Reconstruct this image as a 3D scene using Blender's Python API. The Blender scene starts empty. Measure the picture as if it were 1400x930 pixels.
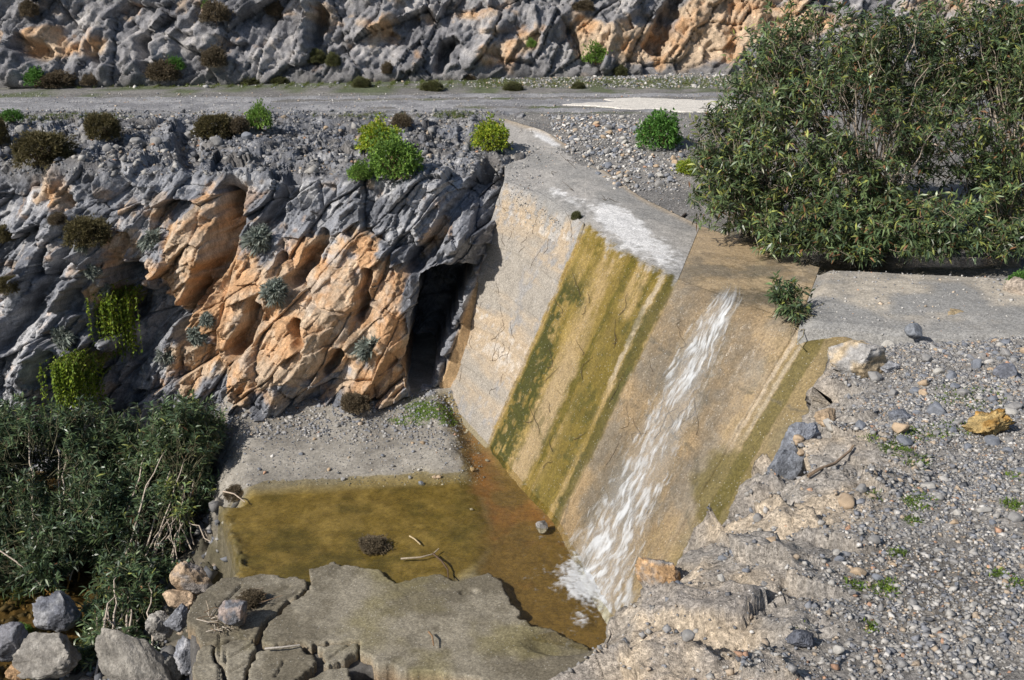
import bpy, math
import numpy as np

# ------------------------------------------------------------------ camera, sky, sun, exposure
F = 1500.0; PITCH = math.radians(20); CZ = 8.4          # photo focal length in its pixels, tilt, eye height
scene = bpy.context.scene
cam_d = bpy.data.cameras.new('camera'); cam = bpy.data.objects.new('camera', cam_d)
scene.collection.objects.link(cam)
cam.location = (0, 0, CZ); cam.rotation_euler = (math.radians(90) - PITCH, 0, 0)
cam_d.sensor_width = 36; cam_d.lens = 36 * F / 1400; cam_d.clip_start = 0.05; cam_d.clip_end = 2000
scene.camera = cam
SUN_EL = math.radians(39); SX, SY = -0.80, -0.60        # sun stands to the left and a little behind the camera
world = bpy.data.worlds.new('World'); scene.world = world; world.use_nodes = True
wn = world.node_tree.nodes; wl = world.node_tree.links
sky = wn.new('ShaderNodeTexSky'); sky.sky_type = 'NISHITA'; sky.sun_disc = False
sky.sun_elevation = SUN_EL; sky.sun_rotation = math.atan2(SX, SY)
wl.new(sky.outputs[0], wn['Background'].inputs[0]); wn['Background'].inputs[1].default_value = 0.085
sl = bpy.data.lights.new('sun', 'SUN'); sl.energy = 4.9; sl.angle = math.radians(0.5); sl.color = (1.0, 0.94, 0.86)
sun = bpy.data.objects.new('sun', sl); scene.collection.objects.link(sun)
from mathutils import Vector
sun.rotation_euler = Vector((-SX * math.cos(SUN_EL), -SY * math.cos(SUN_EL), -math.sin(SUN_EL))).to_track_quat('-Z', 'Y').to_euler()
scene.view_settings.view_transform = 'Standard'; scene.view_settings.look = 'None'
scene.view_settings.exposure = 0.12; scene.view_settings.gamma = 1.0

# ------------------------------------------------------------------ helpers: projection, noise
cp, sp = math.cos(PITCH), math.sin(PITCH)
def P(px, py, z):
    """point at height z seen at photo pixel (px, py)"""
    a = (px - 700) / F; b = (465 - py) / F
    d = np.array([a, cp + b * sp, -sp + b * cp])
    t = (z - CZ) / d[2]
    return np.array([t * d[0], t * d[1], z])
def PY(px, py, y):
    """point at distance y ahead seen at photo pixel (px, py)"""
    a = (px - 700) / F; b = (465 - py) / F
    d = np.array([a, cp + b * sp, -sp + b * cp]); t = y / d[1]
    return np.array([t * d[0], y, CZ + t * d[2]])
def to_px(V):
    """world points -> photo pixels and depth"""
    z = V[..., 2] - CZ
    dep = V[..., 1] * cp - z * sp
    up = V[..., 1] * sp + z * cp
    dep = np.maximum(dep, 0.05)
    return 700 + F * V[..., 0] / dep, 465 - F * up / dep, dep
U32 = np.uint32
def hsh(i, j, k, seed):
    with np.errstate(over='ignore'):
        n = (np.asarray(i).astype(np.int64).astype(U32) * U32(374761393) + np.asarray(j).astype(np.int64).astype(U32) * U32(668265263)
             + np.asarray(k).astype(np.int64).astype(U32) * U32(2246822519) + U32((seed * 3266489917 + 12345) & 0xffffffff))
        n = (n ^ (n >> U32(13))) * U32(1274126177)
        n = (n ^ (n >> U32(16))) * U32(2654435769)
        n = n ^ (n >> U32(15))
    return n.astype(np.float64) / 4294967296.0
def noise3(p, seed=0):
    i = np.floor(p); f = p - i; f = f * f * f * (f * (f * 6 - 15) + 10)
    x, y, z = i[..., 0], i[..., 1], i[..., 2]; fx, fy, fz = f[..., 0], f[..., 1], f[..., 2]
    r = 0
    for dx in (0, 1):
        for dy in (0, 1):
            for dz in (0, 1):
                w = (fx if dx else 1 - fx) * (fy if dy else 1 - fy) * (fz if dz else 1 - fz)
                r = r + w * hsh(x + dx, y + dy, z + dz, seed)
    return r * 2 - 1
def fbm(p, octs=4, seed=0, gain=0.5, lac=2.07):
    r = 0; a = 1.0; s = 0
    for o in range(octs):
        r = r + a * noise3(p * lac ** o + 17.3 * o, seed + o); s += a; a *= gain
    return r / s
def ridged(p, octs=4, seed=0, gain=0.55, lac=2.1):
    r = 0; a = 1.0; s = 0
    for o in range(octs):
        r = r + a * (1 - np.abs(noise3(p * lac ** o + 9.1 * o, seed + o)) * 2); s += a; a *= gain
    return r / s
def facet2(a, b, seed):
    """broken-block relief: per cell a random height and a random tilt; also distance to the joint"""
    ia = np.floor(a); ib = np.floor(b)
    best = np.full(a.shape, 9e9); sec = best.copy()
    bi = np.zeros(a.shape); bj = bi.copy(); ca = bi.copy(); cb = bi.copy()
    for di in (-1, 0, 1):
        for dj in (-1, 0, 1):
            x = ia + di; y = ib + dj
            px = x + hsh(x, y, 1, seed); py = y + hsh(x, y, 2, seed)
            d = (a - px) ** 2 + (b - py) ** 2
            m = d < best
            sec = np.where(m, best, np.minimum(sec, d)); best = np.where(m, d, best)
            bi = np.where(m, x, bi); bj = np.where(m, y, bj); ca = np.where(m, px, ca); cb = np.where(m, py, cb)
    off = hsh(bi, bj, 3, seed) - 0.5
    tilt = (hsh(bi, bj, 4, seed) - 0.5) * (a - ca) + (hsh(bi, bj, 5, seed) - 0.5) * (b - cb)
    return off, tilt * 2, np.sqrt(sec) - np.sqrt(best), hsh(bi, bj, 6, seed)
def sstep(a, b, x):
    t = np.clip((x - a) / (b - a), 0, 1); return t * t * (3 - 2 * t)
def poly_dist(px, py, pts):
    d = np.full(np.shape(px), 1e9)
    for (x0, y0), (x1, y1) in zip(pts[:-1], pts[1:]):
        vx, vy = x1 - x0, y1 - y0; L = vx * vx + vy * vy + 1e-9
        t = np.clip(((px - x0) * vx + (py - y0) * vy) / L, 0, 1)
        d = np.minimum(d, np.hypot(px - x0 - t * vx, py - y0 - t * vy))
    return d
def inside(px, py, poly):
    c = np.zeros(np.shape(px), bool); n = len(poly)
    for i in range(n):
        x0, y0 = poly[i]; x1, y1 = poly[(i + 1) % n]
        if y0 == y1: continue
        c ^= ((y0 > py) != (y1 > py)) & (px < (x1 - x0) * (py - y0) / (y1 - y0) + x0)
    return c
def sdist(px, py, poly):
    """signed distance, positive inside"""
    d = poly_dist(px, py, list(poly) + [poly[0]])
    return np.where(inside(px, py, poly), d, -d)
def blob(px, py, cx, cy, rx, ry=None, ang=0):
    ry = ry or rx; c, s = math.cos(ang), math.sin(ang)
    x = (px - cx) * c + (py - cy) * s; y = -(px - cx) * s + (py - cy) * c
    return np.exp(-(x / rx) ** 2 - (y / ry) ** 2)
def mixc(c0, c1, t):
    t = np.clip(t, 0, 1)[..., None]; return np.asarray(c0) * (1 - t) + np.asarray(c1) * t

# ------------------------------------------------------------------ helpers: objects
def link(o, parent=None):
    scene.collection.objects.link(o)
    if parent is not None: o.parent = parent
    return o
def tag(o, label=None, cat=None, group=None, kind=None):
    if label: o['label'] = label
    if cat: o['category'] = cat
    if group: o['group'] = group
    if kind: o['kind'] = kind
    return o
def make_mesh(name, V, faces, col=None, smooth=False, wet=None):
    """faces: list of int arrays (M,k)"""
    V = np.asarray(V, dtype=np.float32).reshape(-1, 3)
    if not isinstance(faces, (list, tuple)): faces = [faces]
    faces = [np.asarray(f, dtype=np.int32) for f in faces if len(f)]
    me = bpy.data.meshes.new(name)
    me.vertices.add(len(V)); me.vertices.foreach_set('co', V.ravel())
    tot = sum(f.size for f in faces); np_ = sum(len(f) for f in faces)
    me.loops.add(tot); me.loops.foreach_set('vertex_index', np.concatenate([f.ravel() for f in faces]))
    sizes = np.concatenate([np.full(len(f), f.shape[1], np.int32) for f in faces])
    me.polygons.add(np_); me.polygons.foreach_set('loop_start', (np.cumsum(sizes) - sizes).astype(np.int32))
    me.polygons.foreach_set('loop_total', sizes)
    if smooth: me.polygons.foreach_set('use_smooth', np.ones(np_, bool))
    me.update(calc_edges=True)
    if col is not None:
        c = np.ones((len(V), 4), np.float32); c[:, :3] = np.asarray(col, np.float32).reshape(-1, 3) if np.ndim(col) > 1 else col
        at = me.attributes.new('Col', 'FLOAT_COLOR', 'POINT'); at.data.foreach_set('color', c.ravel())
    if wet is not None:
        at = me.attributes.new('Wet', 'FLOAT', 'POINT'); at.data.foreach_set('value', np.asarray(wet, np.float32).ravel())
    return me
def mesh_obj(name, V, faces, mat, col=None, parent=None, smooth=False, wet=None):
    me = make_mesh(name, V, faces, col, smooth, wet); me.materials.append(mat)
    return link(bpy.data.objects.new(name, me), parent)
def empty(name, loc=(0, 0, 0)):
    o = bpy.data.objects.new(name, None); o.location = loc; o.empty_display_size = 0.1
    return link(o)
def grid_faces(r, c, flip=False):
    i = np.arange(r * c).reshape(r, c)
    f = np.stack([i[:-1, :-1], i[:-1, 1:], i[1:, 1:], i[1:, :-1]], -1).reshape(-1, 4)
    return f[:, ::-1] if flip else f
def grid_normals(V):
    du = np.gradient(V, axis=1); dv = np.gradient(V, axis=0)
    n = np.cross(du, dv); return n / (np.linalg.norm(n, axis=-1, keepdims=True) + 1e-9)
def shell(V, thick, under=False):
    """grid (r,c,3) -> verts, faces of a solid sheet: top, rim and underside, thick = vector"""
    r, c = V.shape[:2]; n = r * c
    B = V + np.asarray(thick)
    f = grid_faces(r, c); i = np.arange(n).reshape(r, c)
    ring = np.concatenate([i[0, :], i[1:, -1], i[-1, -2::-1], i[-2:0:-1, 0]])
    nx = np.roll(ring, -1)
    rim = np.stack([nx, ring, ring + n, nx + n], -1)
    return np.concatenate([V.reshape(-1, 3), B.reshape(-1, 3)]), ([f, f[:, ::-1] + n, rim] if under else [f, rim])

# ------------------------------------------------------------------ materials
def new_mat(name):
    m = bpy.data.materials.new(name); m.use_nodes = True
    nt = m.node_tree; nt.nodes.clear()
    return m, nt, nt.nodes.new('ShaderNodeOutputMaterial')
def N(nt, t, **kw):
    n = nt.nodes.new(t)
    for k, v in kw.items():
        if k in n.inputs: n.inputs[k].default_value = v
        else: setattr(n, k, v)
    return n
def mat_mineral(name, fine=(9, 45, 160), amt=(0.25, 0.35, 0.35), bump=0.5, bdist=0.02, rough=0.92, speck=0.0, wet=False, fleck=0.0, chip=0.0):
    """vertex colour broken up by noise at several sizes, with fine relief"""
    m, nt, out = new_mat(name); L = nt.links.new
    b = N(nt, 'ShaderNodeBsdfPrincipled', Roughness=rough); b.inputs['Specular IOR Level'].default_value = 0.25
    L(b.outputs[0], out.inputs[0])
    at = N(nt, 'ShaderNodeAttribute', attribute_name='Col')
    tc = N(nt, 'ShaderNodeTexCoord')
    cur = at.outputs['Color']; h = None
    for s, a in zip(fine, amt):
        nz = N(nt, 'ShaderNodeTexNoise', Scale=s, Detail=2.5, Roughness=0.65); L(tc.outputs['Object'], nz.inputs['Vector'])
        mr = N(nt, 'ShaderNodeMapRange'); mr.inputs[1].default_value = 0.3; mr.inputs[2].default_value = 0.7
        mr.inputs[3].default_value = 1 - a; mr.inputs[4].default_value = 1 + a
        L(nz.outputs[0], mr.inputs[0])
        mx = N(nt, 'ShaderNodeMix', data_type='RGBA', blend_type='MULTIPLY'); mx.inputs[0].default_value = 1
        L(cur, mx.inputs[6]); L(mr.outputs[0], mx.inputs[7]); cur = mx.outputs[2]
        if chip and s == fine[0]: continue
        if h is None: h = nz.outputs[0]
        else:
            ad = N(nt, 'ShaderNodeMath', operation='MULTIPLY_ADD'); L(nz.outputs[0], ad.inputs[0]); ad.inputs[1].default_value = 0.6; L(h, ad.inputs[2]); h = ad.outputs[0]
    if chip:                                                # sharp little fracture facets
        mp = N(nt, 'ShaderNodeMapping'); mp.inputs['Rotation'].default_value = (0, math.radians(32), 0); mp.inputs['Scale'].default_value = (1, 1, 0.4); L(tc.outputs['Object'], mp.inputs['Vector'])
        wz = N(nt, 'ShaderNodeTexNoise', Scale=7.0, Detail=1.0); L(mp.outputs[0], wz.inputs['Vector'])
        wm = N(nt, 'ShaderNodeMix', data_type='RGBA', blend_type='LINEAR_LIGHT'); wm.inputs[0].default_value = 0.06; L(mp.outputs[0], wm.inputs[6]); L(wz.outputs['Color'], wm.inputs[7])
        for s, a in ((5.0, 1.6), (15.0, 0.9)):
            vc = N(nt, 'ShaderNodeTexVoronoi', Scale=s); L(wm.outputs[2], vc.inputs['Vector']); sc = N(nt, 'ShaderNodeSeparateColor'); L(vc.outputs['Color'], sc.inputs[0])
            ad = N(nt, 'ShaderNodeMath', operation='MULTIPLY_ADD'); L(sc.outputs[0], ad.inputs[0]); ad.inputs[1].default_value = a * chip * 0.6; L(h, ad.inputs[2]); h = ad.outputs[0]
            mr = N(nt, 'ShaderNodeMapRange'); mr.inputs[3].default_value = 1 - 0.13 * chip; mr.inputs[4].default_value = 1 + 0.13 * chip; L(sc.outputs[1], mr.inputs[0])
            mx = N(nt, 'ShaderNodeMix', data_type='RGBA', blend_type='MULTIPLY'); mx.inputs[0].default_value = 1; L(cur, mx.inputs[6]); L(mr.outputs[0], mx.inputs[7]); cur = mx.outputs[2]
    if speck:
        vo = N(nt, 'ShaderNodeTexVoronoi', Scale=55.0); L(tc.outputs['Object'], vo.inputs['Vector'])
        hv = N(nt, 'ShaderNodeSeparateColor'); L(vo.outputs['Color'], hv.inputs[0])
        mr = N(nt, 'ShaderNodeMapRange'); mr.inputs[3].default_value = 1 - speck; mr.inputs[4].default_value = 1 + speck
        L(hv.outputs[0], mr.inputs[0])
        mx = N(nt, 'ShaderNodeMix', data_type='RGBA', blend_type='MULTIPLY'); mx.inputs[0].default_value = 1
        L(cur, mx.inputs[6]); L(mr.outputs[0], mx.inputs[7]); cur = mx.outputs[2]
    if fleck:
        vo = N(nt, 'ShaderNodeTexVoronoi', Scale=34.0); L(tc.outputs['Object'], vo.inputs['Vector'])
        hv = N(nt, 'ShaderNodeSeparateColor'); L(vo.outputs['Color'], hv.inputs[0])
        m1 = N(nt, 'ShaderNodeMath', operation='GREATER_THAN'); L(hv.outputs[1], m1.inputs[0]); m1.inputs[1].default_value = 0.86
        m2 = N(nt, 'ShaderNodeMath', operation='LESS_THAN'); L(vo.outputs['Distance'], m2.inputs[0]); m2.inputs[1].default_value = 0.24
        m3 = N(nt, 'ShaderNodeMath', operation='MULTIPLY'); L(m1.outputs[0], m3.inputs[0]); L(m2.outputs[0], m3.inputs[1])
        m4 = N(nt, 'ShaderNodeMath', operation='MULTIPLY'); L(m3.outputs[0], m4.inputs[0]); m4.inputs[1].default_value = fleck
        mx = N(nt, 'ShaderNodeMix', data_type='RGBA'); L(m4.outputs[0], mx.inputs[0]); L(cur, mx.inputs[6]); mx.inputs[7].default_value = (0.55, 0.53, 0.49, 1); cur = mx.outputs[2]
    L(cur, b.inputs['Base Color'])
    bp = N(nt, 'ShaderNodeBump', Strength=bump, Distance=bdist); L(h, bp.inputs['Height']); L(bp.outputs[0], b.inputs['Normal'])
    if wet:
        wa = N(nt, 'ShaderNodeAttribute', attribute_name='Wet')
        mr = N(nt, 'ShaderNodeMapRange'); mr.inputs[3].default_value = rough; mr.inputs[4].default_value = 0.22
        L(wa.outputs['Fac'], mr.inputs[0]); L(mr.outputs[0], b.inputs['Roughness'])
        mr2 = N(nt, 'ShaderNodeMapRange'); mr2.inputs[3].default_value = 0.2; mr2.inputs[4].default_value = 0.5
        L(wa.outputs['Fac'], mr2.inputs[0]); L(mr2.outputs[0], b.inputs['Specular IOR Level'])
    return m
def mat_leaf(name, rough=0.45, trans=0.25, spec=0.4):
    m, nt, out = new_mat(name); L = nt.links.new
    at = N(nt, 'ShaderNodeAttribute', attribute_name='Col')
    b = N(nt, 'ShaderNodeBsdfPrincipled', Roughness=rough); b.inputs['Specular IOR Level'].default_value = spec
    L(at.outputs['Color'], b.inputs['Base Color'])
    t = N(nt, 'ShaderNodeBsdfTranslucent'); L(at.outputs['Color'], t.inputs[0])
    mx = N(nt, 'ShaderNodeMixShader'); mx.inputs[0].default_value = trans
    L(b.outputs[0], mx.inputs[1]); L(t.outputs[0], mx.inputs[2]); L(mx.outputs[0], out.inputs[0])
    return m
def mat_water(name, tint, scale=14, strength=0.25):
    m, nt, out = new_mat(name); L = nt.links.new
    tc = N(nt, 'ShaderNodeTexCoord')
    nz = N(nt, 'ShaderNodeTexNoise', Scale=scale, Detail=3.0, Distortion=0.6); L(tc.outputs['Object'], nz.inputs['Vector'])
    bp = N(nt, 'ShaderNodeBump', Strength=strength, Distance=0.012); L(nz.outputs[0], bp.inputs['Height'])
    lw = N(nt, 'ShaderNodeLayerWeight', Blend=0.5)                  # Schlick mirror share, alike from above and below
    pw = N(nt, 'ShaderNodeMath', operation='POWER'); L(lw.outputs['Facing'], pw.inputs[0]); pw.inputs[1].default_value = 5.0
    fr = N(nt, 'ShaderNodeMath', operation='MULTIPLY_ADD'); L(pw.outputs[0], fr.inputs[0]); fr.inputs[1].default_value = 0.97; fr.inputs[2].default_value = 0.03
    tr = N(nt, 'ShaderNodeBsdfTransparent'); tr.inputs[0].default_value = (*tint, 1)
    gl = N(nt, 'ShaderNodeBsdfGlossy', Roughness=0.04); L(bp.outputs[0], gl.inputs['Normal'])
    mx = N(nt, 'ShaderNodeMixShader'); L(fr.outputs[0], mx.inputs[0]); L(tr.outputs[0], mx.inputs[1]); L(gl.outputs[0], mx.inputs[2])
    L(mx.outputs[0], out.inputs[0]); return m
def mat_foam(name):
    m, nt, out = new_mat(name); L = nt.links.new
    at = N(nt, 'ShaderNodeAttribute', attribute_name='Wet')
    b = N(nt, 'ShaderNodeBsdfPrincipled', Roughness=0.35); b.inputs['Base Color'].default_value = (0.74, 0.77, 0.80, 1)
    b.inputs['Subsurface Weight'].default_value = 0.0
    tr = N(nt, 'ShaderNodeBsdfTransparent'); tr.inputs[0].default_value = (0.95, 0.96, 0.96, 1)
    mx = N(nt, 'ShaderNodeMixShader'); L(at.outputs['Fac'], mx.inputs[0]); L(tr.outputs[0], mx.inputs[1]); L(b.outputs[0], mx.inputs[2])
    L(mx.outputs[0], out.inputs[0]); return m
M_ROCK = mat_mineral('limestone_rock', (5, 26, 95), (0.18, 0.26, 0.30), 0.8, 0.028, chip=0.9)
M_STONE = mat_mineral('loose_stone', (14, 70, 220), (0.18, 0.2, 0.2), 0.5, 0.01)
M_GRAVEL = mat_mineral('gravel_ground', (7, 40, 150), (0.2, 0.35, 0.4), 0.9, 0.02, speck=0.4)
M_BANK = mat_mineral('bank_rock', (7, 36, 140), (0.2, 0.32, 0.38), 0.9, 0.02, speck=0.3, chip=0.5)
M_BED = mat_mineral('wet_bed', (4, 22, 80), (0.20, 0.26, 0.28), 0.3, 0.008)
M_CONC = mat_mineral('weathered_concrete', (5, 32, 120), (0.12, 0.22, 0.30), 0.5, 0.012, speck=0.22, wet=True, fleck=0.5)
M_LEAF = mat_leaf('leathery_leaf', 0.38, 0.18, 0.5)
M_SOFT = mat_leaf('soft_leaf', 0.6, 0.3, 0.25)
M_BARK = mat_mineral('bark', (20, 80, 200), (0.2, 0.2, 0.2), 0.4, 0.005)
M_POOL = mat_water('shallow_water', (0.94, 0.91, 0.78), 12, 0.9)
M_FOAM = mat_foam('white_water')

GRAY_D, GRAY_M, GRAY_L = (0.125, 0.133, 0.155), (0.25, 0.26, 0.287), (0.46, 0.462, 0.475)
ORANGE, TAN, PALE = (0.49, 0.30, 0.165), (0.50, 0.385, 0.275), (0.52, 0.465, 0.40)

SURF = {}
def keep(name, V):
    x, y, d = to_px(V.reshape(-1, 3)); SURF[name] = (V.reshape(-1, 3), x, y, d)
def pick(name, px, py):
    """point of a surface seen at photo pixel (px, py): the nearest layer there"""
    V, x, y, d = SURF[name]
    r2 = (x - px) ** 2 + (y - py) ** 2
    lim = max(16.0, r2.min() * 1.5)
    k = np.where(r2 <= lim)[0]
    return V[k[np.argmin(d[k])]].copy()

# ================================================================== THE SETTING
# ------------------------------------------------------------------ lower cliff with its rubble bench
def unit_(v): return v / (np.linalg.norm(v, axis=-1, keepdims=True) + 1e-9)
def build_cliff():
    nc, nr = 740, 400
    c = np.linspace(-230, 716, nc)
    ci = [-300, 0, 150, 290, 400, 500, 590, 720]
    yb = np.interp(c, ci, [675, 655, 635, 590, 574, 560, 540, 530]); zb = np.interp(c, ci, [-1.5, -1.5, -1.2, -0.15, 0.0, 0.05, 0.1, 0.2])
    yk = np.interp(c, [-300, 0, 100, 300, 450, 600, 660, 720], [215, 215, 235, 238, 248, 250, 225, 215])
    zk = np.interp(c, [-300, 600, 660, 720], [CZ - 4.33, CZ - 4.33, CZ - 4.3, CZ - 4.3])
    B = np.array([P(a, b, z) for a, b, z in zip(c, yb, zb)])
    K = np.array([P(a, b, z) for a, b, z in zip(c, yk, zk)])
    T = np.array([P(a, 154, CZ - 4.0) for a in c])
    B[:, 2] -= 0.25
    nf = 315
    V = np.zeros((nr, nc, 3))
    tf = np.linspace(0, 1, nf)[:, None, None]
    V[:nf] = B * (1 - tf) + K * tf
    V[:nf, :, 1] -= 0.35 * np.sin(np.pi * tf[..., 0])                     # the face bellies out
    tb = np.linspace(0, 1, nr - nf + 1)[1:, None, None]
    V[nf:] = K * (1 - tb) + T * tb
    for _ in range(6):                                                     # round the brow
        V[nf - 30:nf + 12] = (V[nf - 31:nf + 11] + V[nf - 30:nf + 12] + V[nf - 29:nf + 13]) / 3
    n = grid_normals(V); n = np.where(n[..., 1:2] > 0, -n, n)
    n[nf:] = n[nf:] * np.where(n[nf:, :, 2:3] < 0, -1, 1)
    px, py, _ = to_px(V)
    u = V[..., 0]; w = V[..., 2] * 1.05 + (V[..., 1] - 20) * 0.35
    p3 = V * 1.0
    wx = fbm(p3 * 0.8, 3, 3); wy = fbm(p3 * 0.8, 3, 7); wf = fbm(p3 * 4.5, 3, 8)
    a = -0.53 * u - 0.85 * w; b = 0.85 * u - 0.53 * w
    a = a + 0.22 * wx + 0.02 * wf; b = b + 0.16 * wy + 0.02 * wf
    bench = sstep(-14, 18, 242 - py + 14 * wx)                                   # 1 on the bench
    face = 1 - bench
    q = b / 1.15 + 0.45 * fbm(p3 * 0.45, 2, 11)
    fr = q - np.floor(q); saw = np.where(fr < 0.86, fr / 0.86, (1 - fr) / 0.14) - 0.5
    q2 = b / 0.42 + 0.5 * wx; fr2 = q2 - np.floor(q2); saw2 = np.where(fr2 < 0.84, fr2 / 0.84, (1 - fr2) / 0.16) - 0.5
    o1, t1, e1, r1 = facet2(a / 1.7, b / 0.80, 21)
    o2, t2, e2, r2 = facet2(a / 0.62 + 3, b / 0.30, 22)
    o3, t3, e3, r3 = facet2(a / 0.20, b / 0.12, 23)
    o4, t4, e4, r4 = facet2(u / 0.30, w / 0.24, 24)
    o5, t5, e5, r5 = facet2(a / 0.60 + 5, b / 0.095, 25)
    rd = ridged(np.stack([a * 0.7, b * 1.6, V[..., 1]], -1), 4, 31)
    soft = 1 - 0.75 * np.clip(blob(px, py, 420, 400, 110, 110) + blob(px, py, 490, 470, 90, 60) + 0.8 * blob(px, py, 290, 350, 50, 90), 0, 1)   # smoother tufa-like orange rock
    D = face * (0.36 * saw * (0.55 + 0.45 * wy) + soft * (0.40 * o1 + 0.62 * t1) + soft * (0.095 * o5 + 0.06 * t5)
                + soft * (0.14 * o2 + 0.24 * t2) + (0.3 + 0.7 * soft) * (0.04 * o3 + 0.08 * t3) + 0.03 * rd)
    D += face * (0.3 + 0.7 * soft) * (-0.16 * sstep(0.05, 0.0, e1) - 0.07 * sstep(0.05, 0.0, e2))
    D += (1 - soft) * face * (0.22 * ridged(np.stack([a * 0.7, b * 1.3, 0 * a], -1), 2, 41) + 0.05 * fbm(p3 * 3, 4, 42) + 0.07 * o2 + 0.16 * t2)
    D += bench * (0.12 * o4 + 0.14 * t4 + 0.05 * (o3 + t3) + 0.10 * o2 + 0.30 * fbm(p3 * 0.7, 3, 51))
    n = unit_(np.array((-0.12, -0.98, 0.12)) * face[..., None] + np.array((0, -0.35, 0.94)) * bench[..., None])
    D += 0.010 * fbm(p3 * 16, 3, 61)
    wob = 4 * wf
    def crev(pts, w_, dep, sharp=0.45):
        d = poly_dist(px + wob, py + wob * 0.7, pts)
        return -dep * sstep(w_, w_ * sharp, d)
    def bulge(cx, cy, rx, ry, amp, ang=0, pw=1.0):
        return amp * blob(px, py, cx, cy, rx, ry, ang) ** pw
    D += crev([(672, 232), (640, 268), (612, 300), (585, 342), (566, 362)], 15, 0.7)
    D += crev([(320, 262), (314, 310), (298, 360), (266, 408), (242, 440), (230, 476)], 19, 1.15)
    D += crev([(400, 243), (378, 288), (352, 318)], 14, 0.7)
    D += crev([(442, 322), (424, 356), (404, 384)], 11, 0.55)
    D += crev([(352, 420), (336, 458), (322, 478)], 15, 0.8)
    D += crev([(505, 372), (500, 402), (492, 432)], 9, 0.5)
    D += crev([(470, 480), (446, 508)], 9, 0.6)
    D += crev([(408, 442), (418, 462)], 10, 0.5)
    D += crev([(386, 352), (374, 374)], 9, 0.35)
    D += crev([(256, 190), (262, 224)], 19, 0.35)
    D += crev([(86, 268), (102, 300)], 8, 0.35)
    D += crev([(100, 330), (60, 400), (20, 470)], 10, 0.45)
    D += crev([(105, 400), (70, 470), (58, 520)], 10, 0.5)
    D += crev([(30, 372), (0, 430)], 9, 0.45)
    alc = [(150, 348), (205, 352), (236, 400), (238, 450), (290, 470), (322, 515), (312, 590), (200, 640), (80, 630), (84, 540), (112, 470), (128, 400)]
    D += -1.15 * sstep(-3, 14, sdist(px + 2 * wob, py + 2 * wob, alc) + 8 * wx) + bulge(120, 330, 22, 40, 0.35, 0.3) + bulge(255, 430, 14, 30, 0.2, 0.4)
    D += bulge(70, 350, 20, 40, 0.35, 0.5) + bulge(62, 470, 20, 55, 0.45, 0.5) + bulge(30, 500, 30, 40, 0.3)
    D += bulge(275, 330, 34, 62, 0.55, 0.35) + bulge(182, 392, 15, 16, 1.0) + bulge(128, 478, 20, 14, 1.1) + bulge(400, 480, 46, 80, 0.30, 0.5) + bulge(370, 530, 50, 40, 0.3)
    D += bulge(530, 290, 50, 44, 0.30, 0.5) + bulge(648, 308, 30, 40, 1.15, 0.35) + bulge(536, 440, 22, 80, 0.55, 0.12) + bulge(500, 520, 40, 26, 0.25)
    D += bulge(450, 420, 40, 60, 0.25)
    cave = [(578, 372), (606, 360), (640, 358), (655, 362), (632, 415), (612, 468), (594, 528), (568, 532), (556, 490), (566, 440), (576, 405)]
    sd = sdist(px + wob, py + wob, cave)
    D += -3.4 * sstep(-2, 3, sd)
    strip = sstep(657, 664, px + (py - 360) * 0.36) * sstep(345, 366, py)      # flat rock the dam is cast against
    D = D * (1 - strip) + 0.05 * strip
    D = D * np.where(np.arange(nr)[:, None] > nr - 25, (nr - 1 - np.arange(nr)[:, None]) / 25, 1) + 0.03 * bench
    W = V + n * D[..., None]; W[..., 0] -= 0.80 * sstep(-3, 5, sd) * (1 - strip)
    # colours: grey limestone with iron stained faces
    g = fbm(p3 * 1.7, 4, 71); g2 = fbm(p3 * 7, 3, 72)
    col = mixc(GRAY_M, GRAY_L, sstep(-0.1, 0.55, g + 0.5 * (r2 - 0.5) + 0.35 * g2 + 0.5 * (r3 - 0.5)))
    col = mixc(col.reshape(-1, 3), GRAY_D, sstep(0.0, 0.55, -g + 0.4 * g2 + 0.5 * (r1 - 0.5) + 0.4 * (r5 - 0.5)).ravel() * 0.8).reshape(W.shape)
    col = mixc(col.reshape(-1, 3), (0.55, 0.55, 0.56), (0.7 * sstep(0.72, 0.9, ridged(np.stack([a * 2.2, b * 5, V[..., 1] * 2], -1), 3, 74))).ravel()).reshape(W.shape)
    col = col * (0.92 - 0.12 * bench[..., None])
    om = (blob(px, py, 290, 320, 38, 62, 0.2) + blob(px, py, 245, 385, 46, 34, -0.5) + 0.9 * blob(px, py, 330, 410, 40, 50) + blob(px, py, 425, 395, 52, 66)
          + blob(px, py, 490, 440, 50, 60) + 0.9 * blob(px, py, 540, 450, 26, 80) + 0.85 * blob(px, py, 400, 480, 50, 50) + 0.7 * blob(px, py, 330, 500, 40, 40)
          + 0.8 * blob(px, py, 78, 262, 18, 30) + 0.8 * blob(px, py, 590, 325, 14, 60, 0.65) + 0.75 * blob(px, py, 250, 480, 40, 50) + 0.6 * blob(px, py, 180, 330, 40, 40)
          + 0.6 * blob(px, py, 520, 520, 60, 20) + 0.55 * blob(px, py, 130, 410, 40, 40) + 0.6 * blob(px, py, 230, 540, 60, 30) + 0.5 * blob(px, py, 500, 330, 30, 40))
    omk = sstep(0.28, 0.56, np.clip(om, 0, 1.1) + 0.52 * fbm(p3 * 2.6, 4, 81) + 0.30 * (r2 - 0.5) + 0.12 * (r3 - 0.5)) * sstep(225, 262, py + 12 * wx)
    omk = np.maximum(omk, 0.8 * sstep(0.30, 0.5, fbm(p3 * 1.9, 4, 83)) * sstep(230, 270, py) * 0.6)
    oc = mixc(ORANGE, TAN, sstep(-0.35, 0.35, fbm(p3 * 2.2, 4, 85) + 0.3 * (r3 - 0.5)))
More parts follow.
